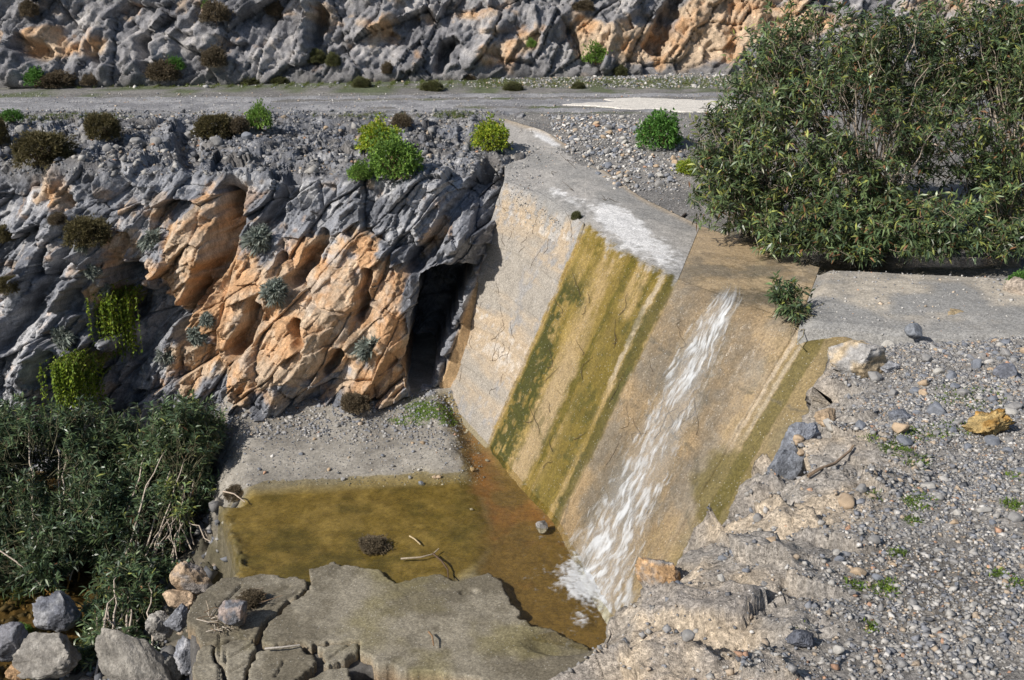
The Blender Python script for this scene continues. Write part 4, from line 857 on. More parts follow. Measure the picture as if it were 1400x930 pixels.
def oleander(label, base, clumps, ntips, seed, weights=(5, 4, 4, 0.7, 0.25), Ls=(0.095, 0.155), group=None, nstem=60, gap=0.0, thick=1.0, twigc=(0.15, 0.14, 0.085), bark=(0.46, 0.39, 0.32)):
    rng = np.random.default_rng(seed); base = np.asarray(base, float)
    root = empty('oleander', base)
    vol = np.array([c[3] * c[4] * c[5] for c in clumps]) ** 0.75; vol /= vol.sum()
    k = rng.choice(len(clumps), int(ntips * 1.9), p=vol); C = np.array(clumps)[k]
    u = unit(rng.normal(size=(len(k), 3))); r = rng.uniform(0.30, 1.0, len(k))[:, None] ** 0.62 * (1 + 0.14 * rng.normal(size=(len(k), 1)) + 0.22 * noise3(u * 2.2 + C[:, :3], seed + 3)[:, None])
    t = C[:, :3] + u * r * C[:, 3:6]
    keepm = (fbm(t * 1.5, 3, seed) + 0.4 * fbm(t * 4, 2, seed + 1) > -0.16 + gap) & (t[:, 2] > base[2] - 0.15); t = t[keepm][:ntips]
    bd = unit(unit(t - base - np.array((0, 0, 0.1))) + 0.55 * u[keepm][:ntips] + np.array((0, -0.1, 0.2)) + 0.38 * rng.normal(size=t.shape))
    nl = 12; n = len(t)
    tt = np.repeat(t, nl, 0); bb = np.repeat(bd, nl, 0)
    off = rng.uniform(-0.16, 0.02, (n * nl, 1)) * np.where(rng.random((n * nl, 1)) < 0.7, 1, 1.8)
    rad = unit(np.cross(bb, rng.normal(size=bb.shape)))
    d = unit(bb * rng.uniform(0.25, 1.0, (n * nl, 1)) + rad * 0.95)
    tone = np.repeat(rng.normal(size=(n, 1)) * 0.17 + 0.38 * noise3(t * 1.3, seed + 8)[:, None], nl, 0)
    V, Fq, col = leaf_geo(tt + bb * off, d, rng.uniform(*Ls, n * nl), rng.uniform(0.20, 0.28, n * nl) * (Ls[0] + Ls[1]) / 2, pal(rng, n * nl, OLE, weights) * (1 + tone), rng)
    mesh_obj('foliage', V - base, Fq, M_LEAF, col.clip(0.01, 1), root)['kind'] = 'stuff'
    paths, rd = [], []
    for j in rng.choice(n, min(nstem, n), replace=False):
        e = t[j] - bd[j] * 0.15; b0 = base + np.array((rng.normal() * 0.25, rng.normal() * 0.2, -0.15)); s = np.linspace(0, 1, 9)[:, None]
        m = b0 * 0.45 + e * 0.55 + np.array((0, 0, 0.25 * np.linalg.norm(e - b0))) * 0.6
        pth = (1 - s) ** 2 * b0 + 2 * s * (1 - s) * m + s * s * e
        pth[1:-1] += rng.normal(size=(7, 3)) * 0.03; paths.append(pth); rd.append((rng.uniform(0.014, 0.028) * thick, 0.006 * thick))
    V, Fq = tubes(paths, rd, 5); o = mesh_obj('stem', V - base, Fq, M_BARK, np.tile(bark, (len(V), 1)), root, smooth=True)
    paths, rd = [], []
    for j in range(n):
        Ltw = rng.uniform(0.2, 0.55); q = t[j] - bd[j] * Ltw + rng.normal(size=3) * 0.06; md = (q + t[j]) / 2 + rng.normal(size=3) * 0.03
        paths.append(np.array([q, md, t[j]])); rd.append((0.005, 0.003))
    V, Fq = tubes(paths, rd, 3); mesh_obj('twigs', V - base, Fq, M_BARK, np.tile(twigc, (len(V), 1)), root)['kind'] = 'stuff'
    return tag(root, label, 'oleander', group)
def cl(px, py, y, rx, rz, ry=1.2):
    p = PY(px, py, y); d = to_px(p)[2]; return (p[0], p[1], p[2], rx * d / F, ry, rz * d / F)
oleander('large dense oleander with pale bare branches standing behind the overflow crest', P(1180, 335, 3.45), [cl(1180, 190, 18.0, 155, 145), cl(1120, 80, 18.6, 105, 85, 1.0), cl(1230, 90, 18.6, 80, 75, 1.0), cl(1245, 300, 16.9, 95, 42, 0.7), cl(1130, 305, 17.0, 80, 40, 0.6), cl(1180, 338, 16.6, 60, 20, 0.35), cl(1280, 336, 16.5, 70, 20, 0.35), cl(1080, 335, 16.8, 40, 16, 0.3)], 2750, 901, (4, 6, 2, 1.8, 0.7), Ls=(0.10, 0.165), nstem=110, gap=0.10, twigc=(0.36, 0.30, 0.23))
oleander('sparse oleander leaning over the gravel beside the round green spurge', P(1040, 320, 3.5), [cl(1040, 215, 18.2, 85, 95, 1.0), cl(985, 195, 18.4, 50, 50, 0.7), cl(1000, 275, 17.8, 62, 42, 0.6), cl(1065, 310, 17.2, 50, 36, 0.5), cl(1050, 120, 18.6, 60, 60, 0.8)], 950, 902, gap=0.12, Ls=(0.10, 0.165), twigc=(0.40, 0.34, 0.27), nstem=90, weights=(4, 6, 1.5, 2, 0.4))
oleander('tall dark oleander growing above the pale end block of the wing wall', P(1390, 335, 3.5), [cl(1370, 170, 18.2, 120, 140), cl(1320, 55, 18.8, 95, 65, 1.0), cl(1440, 80, 18.6, 110, 80, 1.0), cl(1380, 290, 17.0, 70, 50, 0.7), cl(1370, 335, 16.5, 60, 18, 0.35)], 2300, 903, (4, 6, 2, 2.0, 0.6), Ls=(0.10, 0.165), gap=0.04, nstem=80, twigc=(0.34, 0.28, 0.21))
oleander('broad dark oleander below the hanging caper plants', P(70, 800, -1.3), [cl(60, 640, 17.0, 95, 90), cl(130, 600, 17.8, 70, 60, 0.9), cl(10, 590, 17.6, 60, 50, 0.9), cl(60, 745, 15.8, 100, 70, 0.9), cl(-60, 700, 16.5, 90, 110, 1.0), cl(30, 780, 15.2, 90, 45, 0.5), cl(120, 700, 16.2, 70, 60, 0.8)], 3000, 904, (5, 2.5, 5, 0.15, 0.05), nstem=14)
oleander('dark oleander at the pool outlet beside the tan boulder', P(200, 800, -1.25), [cl(205, 635, 17.6, 75, 68, 0.9), cl(180, 735, 16.2, 80, 75, 0.9), cl(225, 700, 16.4, 36, 50, 0.5), cl(262, 585, 18.0, 44, 46, 0.6), cl(250, 598, 17.2, 48, 52, 0.6), cl(262, 660, 16.9, 34, 40, 0.4), cl(190, 790, 15.4, 62, 40, 0.5)], 2900, 905, (5, 3, 5, 0.3, 0.1), nstem=14)
oleander('low oleander clump behind the long leaning slab of rock', P(170, 900, -1.3), [cl(165, 825, 14.6, 56, 52, 0.6), cl(150, 890, 13.6, 50, 40, 0.5), cl(120, 915, 13.4, 40, 24, 0.4)], 900, 906, (5, 3, 4, 0.3, 0.3), nstem=22)
oleander('small oleander sprig growing from the crest and shading the wing wall', P(1105, 442, 3.55), [cl(1070, 398, 14.2, 26, 24, 0.20), cl(1085, 425, 13.9, 26, 12, 0.2), cl(1108, 385, 14.3, 12, 12, 0.15)], 52, 907, (5, 4, 3, 1.0, 0.3), nstem=16, gap=-2, thick=0.4, bark=(0.2, 0.17, 0.1))
oleander('young oleander shoot with yellow green tips in front of the pool edge', P(235, 745, -0.9), [cl(228, 668, 16.4, 24, 20, 0.25), cl(250, 690, 16.2, 20, 24, 0.25)], 42, 908, (1, 4, 1, 3, 0.1), nstem=10, gap=-2, thick=0.5)

def dome_mesh(name, seed, n, L, W, cols, w, zmin=-0.15, spread=0.5, droop=0.1, shell_=(0.55, 1.0), per=7, mat=None):
    """unit dome of small leaves, shared by alike plants"""
    rng = np.random.default_rng(seed); u = unit(rng.normal(size=(int(n * 2.2), 3))); u = u[u[:, 2] > zmin][:n]
    r = rng.uniform(*shell_, len(u))[:, None] * np.where(rng.random((len(u), 1)) < 0.05, rng.uniform(1.1, 1.4, (len(u), 1)), 1) * (1 + 0.24 * noise3(u * 2.3, seed)[:, None] + 0.14 * noise3(u * 5, seed + 1)[:, None])
    p = np.repeat(u * r, per, 0); d = unit(np.repeat(u, per, 0) + spread * rng.normal(size=p.shape))
    tone = np.repeat(rng.normal(size=(len(u), 1)) * 0.13, per, 0) + 0.2 * noise3(p * 2, seed + 2)[:, None]
    k = len(p); V, Fq, c = leaf_geo(p, d, rng.uniform(0.6, 1.3, k) * L, rng.uniform(0.7, 1.3, k) * W, pal(rng, k, cols, w) * (1 + tone), rng, droop)
    me = make_mesh(name, V, Fq, c.clip(0.008, 1)); me.materials.append(mat or M_SOFT); return me
def stems_mesh(seed, col, n=26):
    rng = np.random.default_rng(seed); u = unit(rng.normal(size=(n, 3)) * np.array((1, 1, 0.5)) + np.array((0, 0, 0.6)))
    V, Fq = tubes([np.array([[0, 0, -0.25], *(x * 0.45 + rng.normal(size=3) * 0.03)[None], *(x * 0.9)[None]]) for x in u], [(0.03, 0.012)] * n, 4)
    me = make_mesh('stem', V, Fq, np.tile(col, (len(V), 1))); me.materials.append(M_BARK); return me
GRN = [(0.18, 0.30, 0.065), (0.24, 0.37, 0.07), (0.13, 0.23, 0.055)]
EU = [dome_mesh('foliage', 1001, 1100, 0.13, 0.05, GRN, (4, 3, 3)), dome_mesh('foliage', 1002, 1100, 0.13, 0.05, [(0.33, 0.39, 0.04), (0.22, 0.34, 0.05), (0.44, 0.44, 0.05)], (4, 4, 2)), dome_mesh('foliage', 1003, 1100, 0.13, 0.05, [(0.11, 0.25, 0.055), (0.15, 0.31, 0.06), (0.09, 0.19, 0.05)], (4, 3, 3))]
EUS = stems_mesh(1004, (0.22, 0.15, 0.09))
CU = [dome_mesh('foliage', 1011 + i, 2000, 0.15, 0.030, c, (4, 3, 2), spread=0.6, droop=0, shell_=(0.62, 0.98), per=7, zmin=-0.3) for i, c in enumerate([[(0.12, 0.105, 0.045), (0.085, 0.075, 0.038), (0.18, 0.15, 0.075)], [(0.16, 0.125, 0.08), (0.11, 0.09, 0.06), (0.22, 0.18, 0.12)], [(0.12, 0.13, 0.05), (0.16, 0.165, 0.075), (0.10, 0.10, 0.05)]])]
CUS = stems_mesh(1015, (0.12, 0.085, 0.06))
SI = [dome_mesh('foliage', 1021 + i, 150, 0.50, 0.13, [(0.24, 0.27, 0.235), (0.17, 0.20, 0.175), (0.30, 0.325, 0.29)], (4, 4, 2), zmin=-0.5, spread=0.7, droop=0.2, shell_=(0.2, 0.75), per=8) for i in range(2)]
SIS = stems_mesh(1025, (0.20, 0.17, 0.14), 12)
prng = np.random.default_rng(77)
def shrub(name, label, cat, me, st, surf, px, py, rx, rz, group=None, tilt=0.0, foot=0.55):
    """dome plant of about rx x rz photo pixels (half sizes) rooted on a surface"""
    p = pick(surf, px, py + rz * foot); d = to_px(p)[2]
    o = empty(name, p); o.rotation_euler = (tilt, 0, prng.uniform(0, 6.28)); a, b = rx * d / F, rz * d / F
    o.scale = (a * 1.06, a * 0.95, b * 1.3)
    f = bpy.data.objects.new('foliage', me); link(f, o); s = bpy.data.objects.new('stem', st); link(s, o)
    f['kind'] = 'stuff'; f.location = (0, 0, 0.25); s.location = (0, 0, 0.1)
    return tag(o, label, cat, group)
for lb, i, sf, x, y, rx, rz in [
    ('largest round green spurge on the cliff edge', 0, 'cliff', 540, 221, 38, 34), ('yellow green spurge touching the largest round spurge', 1, 'cliff', 520, 191, 28, 24), ('smallest green spurge at the foot of the spurge cluster', 0, 'cliff', 495, 235, 16, 15),
    ('bright yellow green spurge beside the top of the wing wall', 1, 'cliff', 670, 187, 25, 23), ('round emerald spurge on the gravel beside the sparse oleander', 2, 'ground', 903, 181, 29, 30), ('upright green spurge beside a brown cushion shrub at the track edge', 0, 'cliff', 356, 161, 17, 20),
    ('round green spurge on the ochre rock above the track', 0, 'far', 813, 75, 18, 16), ('green spurge growing from a grey cushion shrub behind the track', 2, 'far', 243, 90, 12, 11), ('green spurge beside the brown shrub at the foot of the far cliff', 2, 'far', 49, 112, 14, 15),
    ('tiny green plant on the grey face of the far cliff', 0, 'far', 726, 59, 8, 7), ('small green tuft above the large brown shrub on the far cliff', 0, 'far', 286, 7, 8, 6), ('bright green herb in front of the tall dark oleander', 2, 'rwing', 1388, 322, 16, 14), ('low green herb beside the brown shrub on the track edge', 2, 'cliff', 20, 160, 15, 10),
    ('bright green flowering herb behind the jagged dark rock', 2, 'bed', 28, 862, 15, 11), ('green herb trailing under the emerald spurge', 1, 'ground', 940, 228, 16, 12)]:
    shrub('spurge', lb, 'spurge', EU[i], EUS, sf, x, y, rx, rz, 'green spurge plants')
for lb, i, sf, x, y, rx, rz in [
    ('largest dark brown cushion shrub overhanging the cliff brow', 0, 'cliff', 58, 208, 39, 26), ('round brown cushion shrub on the rubble bench between the largest and the track edge', 0, 'cliff', 140, 172, 24, 21), ('olive brown cushion shrub at the track edge beside the upright spurge', 0, 'cliff', 292, 171, 27, 18),
    ('brown cushion shrub in the shaded hollow above the grey slab', 0, 'cliff', 124, 318, 30, 22), ('grey cushion shrub between brown cushion and upright spurge', 1, 'cliff', 326, 172, 14, 12), ('small grey brown shrub beside the spurge cluster', 1, 'cliff', 548, 163, 14, 10), ('dark shrub at the track edge beside the low green herb', 0, 'cliff', 2, 182, 14, 22),
    ('small brown shrub on the cliff beside the grey slab', 0, 'cliff', 4, 324, 16, 13), ('small dark shrub below the grey slab on the cliff', 0, 'cliff', 8, 392, 14, 14), ('brown tuft beside the shaded cushion shrub', 1, 'cliff', 80, 302, 12, 9), ('brown dead tuft at the foot of the orange cliff', 1, 'cliff', 487, 548, 20, 12),
    ('brown shrub beside the spurge at the foot of the far cliff', 1, 'far', 78, 114, 24, 11), ('small brown shrub beside the wide brown shrub under the far cliff', 1, 'far', 121, 113, 11, 8), ('grey brown shrub with a green spurge in it behind the track', 1, 'far', 222, 101, 20, 15), ('large brown shrub high on the far cliff', 1, 'far', 294, 22, 18, 15), ('round grey shrub beside the grey brown shrub on the far cliff', 1, 'far', 296, 78, 16, 15),
    ('olive shrub in a cleft of the far cliff', 2, 'far', 434, 79, 15, 10), ('olive shrub leaning out of the cleft of the far cliff', 2, 'far', 457, 82, 11, 9), ('grey tuft on a ledge of the far cliff', 1, 'far', 530, 92, 8, 9), ('low olive cushion on the far verge of the track', 2, 'ground', 492, 112, 14, 7), ('wide low olive cushion on the far verge', 2, 'ground', 588, 115, 17, 7),
    ('low green cushion on the verge under the ochre patch', 2, 'ground', 700, 116, 15, 6), ('small olive cushion on the verge beside the grey scree', 2, 'ground', 790, 115, 9, 5), ('brown shrub beside the green spurge on the far cliff', 2, 'far', 850, 101, 10, 8), ('brown tuft at the top of the far cliff', 1, 'far', 800, 6, 13, 8), ('grey tuft high on the dark far cliff', 1, 'far', 378, 16, 12, 10), ('brown tuft under the dark cleft of the far cliff', 1, 'far', 40, 10, 12, 12),
    ('rusty tuft on the far cliff beside the round spurge', 1, 'far', 640, 112, 10, 6), ('small dead tuft stuck on the wing wall above the algae', 2, 'dam', 787, 293, 7, 6), ('olive cushion on the far verge beside the grey brown shrub', 2, 'ground', 345, 113, 16, 6), ('low olive mat on the far verge under the dark cleft', 2, 'ground', 385, 110, 14, 5)]:
    shrub('cushion_shrub', lb, 'shrub', CU[i], CUS, sf, x, y, rx, rz, 'cushion shrubs on the rocks')
for j, (lb, x, y, r) in enumerate([('silver leaved plant on the orange buttress below the brow', 350, 325, 19), ('silver leaved plant above the upper hanging caper', 205, 331, 15), ('silver leaved plant on the middle of the orange cliff', 376, 396, 18), ('tiny silver plant under the shaded cushion shrub', 113, 342, 9), ('small silver plant between cushion shrub and hanging caper', 126, 372, 10),
    ('silver plant above the lower hanging caper', 94, 466, 15), ('silver plant beside the dark hollow over the oleander', 229, 488, 14), ('silver plant in the middle of the shaded hollow', 271, 464, 12), ('silver plant at the top of the shaded hollow', 284, 438, 10), ('grey green plant on the rock beside the cave', 496, 476, 16), ('small silver plant beside the upper hanging caper', 145, 398, 9)]):
    shrub('silver_plant', lb, 'plant', SI[j % 2], SIS, 'cliff', x, y, r, r, 'silver leaved plants on the cliff', tilt=0.7, foot=0.2)
def caper(label, pts, seed, n=70, drop=(0.5, 1.0)):
    rng = np.random.default_rng(seed); root = None; LV, paths = [], []
    tops = [pick('cliff', *q) for q in pts]; root = empty('caper', tops[0]); b = np.array(tops[0]); P_, D_ = [], []
    for i in range(n):
        a = tops[rng.integers(len(tops))] + rng.normal(size=3) * np.array((0.14, 0.06, 0.08)); L = rng.uniform(*drop)
        s = np.linspace(0, 1, 14)[:, None]; out = np.array((rng.normal() * 0.15 - 0.12, -0.62 - 0.3 * rng.random(), 0.05))
        pth = a + out * np.minimum(1, s * 3.2) ** 0.8 + np.array((0, 0, 0.16)) * s * (1 - s) * 3 - np.array((0, 0, L)) * s ** 1.3; paths.append(pth)
        for k in range(3): P_.append(pth[1:]); D_.append(rng.normal(size=(13, 3)) + np.array((0, -0.6, -0.4)))
    V, Fq = tubes(paths, [(0.006, 0.003)] * n, 3); mesh_obj('stem', V - b, Fq, M_BARK, np.tile((0.16, 0.18, 0.05), (len(V), 1)), root)
    p = np.concatenate(P_); d = np.concatenate(D_); k = len(p)
    V, Fq, c = leaf_geo(p, d, rng.uniform(0.04, 0.07, k), rng.uniform(0.03, 0.045, k), pal(rng, k, [(0.16, 0.23, 0.02), (0.10, 0.17, 0.02), (0.24, 0.30, 0.03)], (4, 3, 2)), rng, 0.3)
    mesh_obj('foliage', V - b, Fq, M_SOFT, c, root)['kind'] = 'stuff'; return tag(root, label, 'caper', 'hanging caper plants')
caper('upper bright green caper hanging from the cliff', [(170, 392), (182, 396), (192, 400)], 1101, 80, (0.7, 1.25))
caper('lower bright green caper hanging behind the oleander', [(112, 484), (128, 482), (145, 486)], 1102, 110, (0.6, 1.05))

def grass(label, patches, n, seed, h=(0.03, 0.09), cols=None, mat=None):
    """patches: (surface, px, py, rx, ry, weight)"""
    rng = np.random.default_rng(seed); w = np.array([q[5] for q in patches], float); w /= w.sum(); pp = []
    for q, m in zip(patches, rng.multinomial(n // 9, w)):
        V, x, y, d = SURF[q[0]]
        r = ((x - q[1]) / q[3]) ** 2 + ((y - q[2]) / q[4]) ** 2; k = np.where(r < 1)[0]
        if not len(k): continue
        pr = np.exp(-1.5 * r[k]) * d[k] ** 0; k = rng.choice(k, m, p=pr / pr.sum()); pp.append(V[k])
    p = np.repeat(np.concatenate(pp), 9, 0); p = p + rng.normal(size=p.shape) * np.array((0.025, 0.025, 0.0)); n = len(p)
    d = unit(rng.normal(size=p.shape) * 0.65 + np.array((0, 0, 0.8)))
    V, Fq, c = leaf_geo(p - np.array((0, 0, 0.006)), d, rng.uniform(*h, n), rng.uniform(0.006, 0.012, n), pal(rng, n, cols or [(0.10, 0.17, 0.03), (0.15, 0.22, 0.03), (0.08, 0.12, 0.03)], (3, 3, 2)), rng, 0.3)
    o = mesh_obj('grass', V, Fq, mat or M_SOFT, c); return tag(o, label, 'grass', kind='stuff')
grass('short green grass tufts among the stones of the gravel bank', [('bank', 1330, 545, 60, 22, 5), ('bank', 1250, 595, 26, 12, 3), ('bank', 1225, 612, 22, 12, 3), ('bank', 1300, 590, 30, 14, 3), ('bank', 1190, 600, 10, 5, 1.2), ('bank', 1255, 632, 24, 10, 2), ('bank', 1255, 685, 18, 14, 3), ('bank', 1250, 712, 10, 6, 1), ('bank', 1226, 757, 11, 6, 1), ('bank', 1212, 806, 18, 12, 2), ('bank', 1168, 800, 10, 5, 1), ('bank', 1086, 858, 10, 5, 0.8), ('bank', 1385, 450, 18, 8, 2), ('bank', 1384, 690, 12, 8, 1), ('bank', 1390, 800, 10, 7, 0.8), ('bank', 1365, 785, 10, 6, 0.6), ('bank', 1190, 858, 10, 6, 0.5), ('bank', 1195, 676, 8, 4, 0.6), ('bank', 1385, 650, 8, 8, 0.6)], 7500, 1201, (0.02, 0.06))
grass('thin green grass on the verges of the track', [('ground', x, 114, 90, 8, 4) for x in range(0, 1000, 90)] + [('ground', x, 158, 80, 5, 1.2) for x in range(0, 700, 100)] + [('cliff', 60, 162, 60, 6, 3), ('cliff', 120, 160, 70, 5, 2), ('cliff', 620, 158, 30, 5, 2), ('cliff', 500, 160, 40, 5, 1)], 30000, 1202, (0.05, 0.16), [(0.10, 0.14, 0.035), (0.15, 0.19, 0.04), (0.14, 0.13, 0.06)])
grass('bright green moss and grass on the shingle beside the cave', [('bed', 585, 562, 34, 13, 4), ('bed', 560, 575, 30, 9, 1), ('bed', 615, 575, 16, 9, 1)], 7000, 1203, (0.025, 0.06), [(0.14, 0.24, 0.04), (0.20, 0.31, 0.04), (0.10, 0.17, 0.03)])

# ================================================================== STONES, TWIGS, DRIFTWOOD
SCOL = [(0.24, 0.25, 0.275), (0.32, 0.315, 0.31), (0.42, 0.405, 0.38), (0.46, 0.375, 0.285), (0.175, 0.18, 0.195), (0.58, 0.56, 0.53), (0.45, 0.28, 0.19)]
SW = (4, 5, 5.5, 2.0, 2.0, 2.2, 0.35)
OCTA = (np.array([(1, 0, 0), (0, 1, 0), (-1, 0, 0), (0, -1, 0), (0, 0, 1), (0, 0, -1)], float) * 1.25, np.array([(0, 1, 4), (1, 2, 4), (2, 3, 4), (3, 0, 4), (1, 0, 5), (2, 1, 5), (3, 2, 5), (0, 3, 5)]))
def rand_rot(rng, n):
    q = unit(rng.normal(size=(n, 4))); w, x, y, z = q.T
    return np.stack([np.stack([1 - 2 * (y * y + z * z), 2 * (x * y - z * w), 2 * (x * z + y * w)], -1), np.stack([2 * (x * y + z * w), 1 - 2 * (x * x + z * z), 2 * (y * z - x * w)], -1), np.stack([2 * (x * z - y * w), 2 * (y * z + x * w), 1 - 2 * (x * x + y * y)], -1)], -2)
def stones_mesh(name, label, C, R, seed, w=SW, tmpl=None, dark=1.0):
    rng = np.random.default_rng(seed); n = len(C); TV, TF = tmpl or OCTA; k = len(TV)
    V = TV[None] * (1 + 0.28 * rng.normal(size=(n, k, 1))).clip(0.4, 1.6) * rng.uniform(0.5, 1.2, (n, 1, 3))
    V = np.einsum('nij,nkj->nki', rand_rot(rng, n), V) * R[:, None, None] * np.array((1, 1, 0.75)) + C[:, None]
    Fc = (TF[None] + np.arange(n)[:, None, None] * k).reshape(-1, 3)
    o = mesh_obj(name, V.reshape(-1, 3), Fc, M_STONE, np.repeat(pal(rng, n, SCOL, w, 0.14) * dark, k, 0)); return tag(o, label, 'gravel', kind='stuff')
def scatter(surf, n, rng, cond, up=0.3):
    """random spots on a surface, even per photo area"""
    V, x, y, d = SURF[surf]; k = np.where(cond(x, y, V))[0]; return V[rng.choice(k, n)], None
def bank_spots(n, rng, rock_keep=0.45, edge=0.12):
    H, Wd = BR.shape; du = np.linalg.norm(np.gradient(BW, axis=1), axis=-1); dv = np.linalg.norm(np.gradient(BW, axis=0), axis=-1)
    px, py, _ = to_px(BW); wgt = du * dv * (px > 720) * (px < 1470) * (py > 425) * (py < 990) * (BR > edge) * (1 - (1 - rock_keep) * BROCK)
    k = rng.choice(H * Wd, n, p=(wgt / wgt.sum()).ravel()); P0 = BW.reshape(-1, 3)[k]; return P0 + rng.normal(size=P0.shape) * np.array((0.012, 0.012, 0))
rng = np.random.default_rng(5)
C = bank_spots(52000, rng, 0.05); C = C[fbm(C * 1.7, 3, 12) + 0.6 * rng.random(len(C)) > 0.02]; R = 0.0068 * np.exp(0.5 * rng.normal(size=len(C)) + 0.5 * fbm(C * 1.3, 2, 14)) * (1 + 0.05 * C[:, 1]); R = R.clip(0.004, 0.028); C[:, 2] += R * 0.25
stones_mesh('gravel', 'mixed grey gravel covering the bank', C, R, 1301, dark=0.80)
C = bank_spots(5000, rng, 0.12, 0.15); C = C[fbm(C * 0.9, 3, 31) + 0.35 * rng.normal(size=len(C)) > 0.22]; R = (0.022 * np.exp(0.4 * rng.normal(size=len(C)))).clip(0.012, 0.05) * np.clip(C[:, 1] / 8, 0.6, 1.3); C[:, 2] -= R * 0.05
stones_mesh('gravel', 'drifts of coarser grey and tan stones half buried in the bank', C, R, 1307, (5, 5, 4, 2.6, 2.5, 1.5, 0.5), tmpl=ICO1, dark=0.85)
V, x, y, d = SURF['ground']; k = np.where((x > 740) & (x < 955) & (y > 158) & (y < 262) & (poly_dist(x, y, [(800, 165), (835, 205), (880, 240)]) < 55 + 12 * noise3(V * 1.4, 4)) & (x > 735 + (y - 170) * 1.15))[0]
C = V[rng.choice(k, 2300)] + rng.normal(size=(2300, 3)) * np.array((0.04, 0.04, 0)); R = (0.022 * np.exp(0.5 * rng.normal(size=2300))).clip(0.01, 0.075); C[:, 2] += R * 0.3
stones_mesh('gravel', 'heap of loose grey stones tipped beside the wing wall', C, R, 1302, tmpl=ICO1)
k = np.where((x > 690) & (x < 980) & (y > 150) & (y < 310))[0]
C = V[rng.choice(k, 5000)] + rng.normal(size=(5000, 3)) * np.array((0.05, 0.05, 0)); R = (0.011 * np.exp(0.4 * rng.normal(size=5000))).clip(0.006, 0.03); C[:, 2] += R * 0.2
k = np.where((y > 100) & (y < 121) & (x > -50) & (x < 1000))[0]; C2 = V[rng.choice(k, 4000)] + rng.normal(size=(4000, 3)) * np.array((0.15, 0.05, 0)); R2 = (0.02 * np.exp(0.5 * rng.normal(size=4000))).clip(0.01, 0.09); C2[:, 2] += R2 * 0.3
C3 = np.stack([rng.uniform(-22, 9, 4500), rng.uniform(26.9, 31.0, 4500), np.full(4500, 4.425)], -1); R3 = (0.012 * np.exp(0.45 * rng.normal(size=4500))).clip(0.006, 0.05); C = np.concatenate([C, C3]); R = np.concatenate([R, R3])
stones_mesh('gravel', 'scattered grey stones on the terrace and the far verge', np.concatenate([C, C2]), np.concatenate([R, R2]), 1303)
V, x, y, d = SURF['cliff']; k = np.where((y < 240) & (y > 150) & (x > -80) & (x < 690))[0]
C = V[rng.choice(k, 9000)]; R = (0.024 * np.exp(0.55 * rng.normal(size=9000))).clip(0.01, 0.11); C[:, 2] += R * 0.2
stones_mesh('gravel', 'angular rubble strewn over the bench below the track', C, R, 1304, (6, 5, 3, 1.0, 4, 0.6, 0.2), dark=0.72)
V, x, y, d = SURF['bed']; k = np.where((x > 262) & (x < 660) & (y < 664) & (y > 535) & (x > 265))[0]
C = V[rng.choice(k, 7000)] + rng.normal(size=(7000, 3)) * np.array((0.02, 0.02, 0)); R = (0.0075 * np.exp(0.5 * rng.normal(size=7000)) * (1 + 1.3 * sstep(625, 570, to_px(C)[1] + 25 * noise3(C * 1.5, 3)))).clip(0.004, 0.05); C[:, 2] += R * 0.2
stones_mesh('gravel', 'fine grey shingle on the bar above the pool', C, R, 1305, (6, 5, 3, 1.2, 3, 0.8, 0.2), dark=0.85)
k = np.where((x < 330) & (x > -50) & (y > 690) & (V[:, 2] < -0.2))[0]
C = V[rng.choice(k, 1500)]; R = (0.05 * np.exp(0.5 * rng.normal(size=1500))).clip(0.02, 0.14); C[:, 2] += R * 0.2
stones_mesh('gravel', 'dark rubble in the drop below the apron', C, R, 1306, (6, 5, 2, 1, 4, 0.4, 0.2), dark=0.7)

V, x, y, d = SURF['rwing']; C = V[rng.choice(np.arange(len(V)), 900)] + rng.normal(size=(900, 3)) * np.array((0.02, 0.02, 0)); R = (0.010 * np.exp(0.5 * rng.normal(size=900))).clip(0.005, 0.035); C[:, 2] += R * 0.2
stones_mesh('gravel', 'stray pebbles washed onto the pale wing wall', C, R, 1308)
CHUES = [('blue grey', (0.20, 0.215, 0.245)), ('mid grey', (0.27, 0.265, 0.26)), ('pale', (0.42, 0.405, 0.375)), ('tan', (0.44, 0.335, 0.23)), ('reddish', (0.44, 0.26, 0.17))]
SMESH = {}
for hi, (hn, hc) in enumerate(CHUES):
    for v in range(5):
        Vv, Fc = rock_shape(1400 + v * 7 + hi * 31, 3, 7 + v, 0.07); Vv = Vv / np.abs(Vv).max()
        cc = mixc(np.array(hc) * 0.85, np.array(hc) * 1.12, sstep(-0.4, 0.4, fbm(Vv * 3, 3, 1450 + v)))
        me = make_mesh('cobble', Vv, Fc, cc); me.materials.append(M_STONE); SMESH[hi, v] = me
def cobbles(C, R, seed, place, noun, hw=(4, 4, 2.5, 2, 0.5)):
    rng = np.random.default_rng(seed); hw = np.array(hw) / sum(hw)
    for c, r in zip(C, R):
        hi = rng.choice(5, p=hw); o = bpy.data.objects.new('cobble', SMESH[hi, rng.integers(5)]); link(o)
        o.location = c + np.array((0, 0, r * 0.30)); o.scale = (r, r * rng.uniform(0.65, 1), r * rng.uniform(0.5, 0.8)); o.rotation_euler = (rng.normal() * 0.25, rng.normal() * 0.25, rng.uniform(0, 6.28))
        tag(o, f'{CHUES[hi][0]} loose {noun} {place}', 'stone', f'{CHUES[hi][0]} loose {noun}s {place}')
C = bank_spots(190, rng, 0.6, 0.2); R = (0.052 * np.exp(0.32 * rng.normal(size=190))).clip(0.03, 0.12) * np.clip(C[:, 1] / 9, 0.55, 1.2)
cobbles(C, R, 1501, 'lying on the gravel bank', 'stone')
V, x, y, d = SURF['ground']; k = np.where((x > 770) & (x < 950) & (y > 170) & (y < 255) & (poly_dist(x, y, [(820, 180), (850, 215), (885, 240)]) < 42))[0]
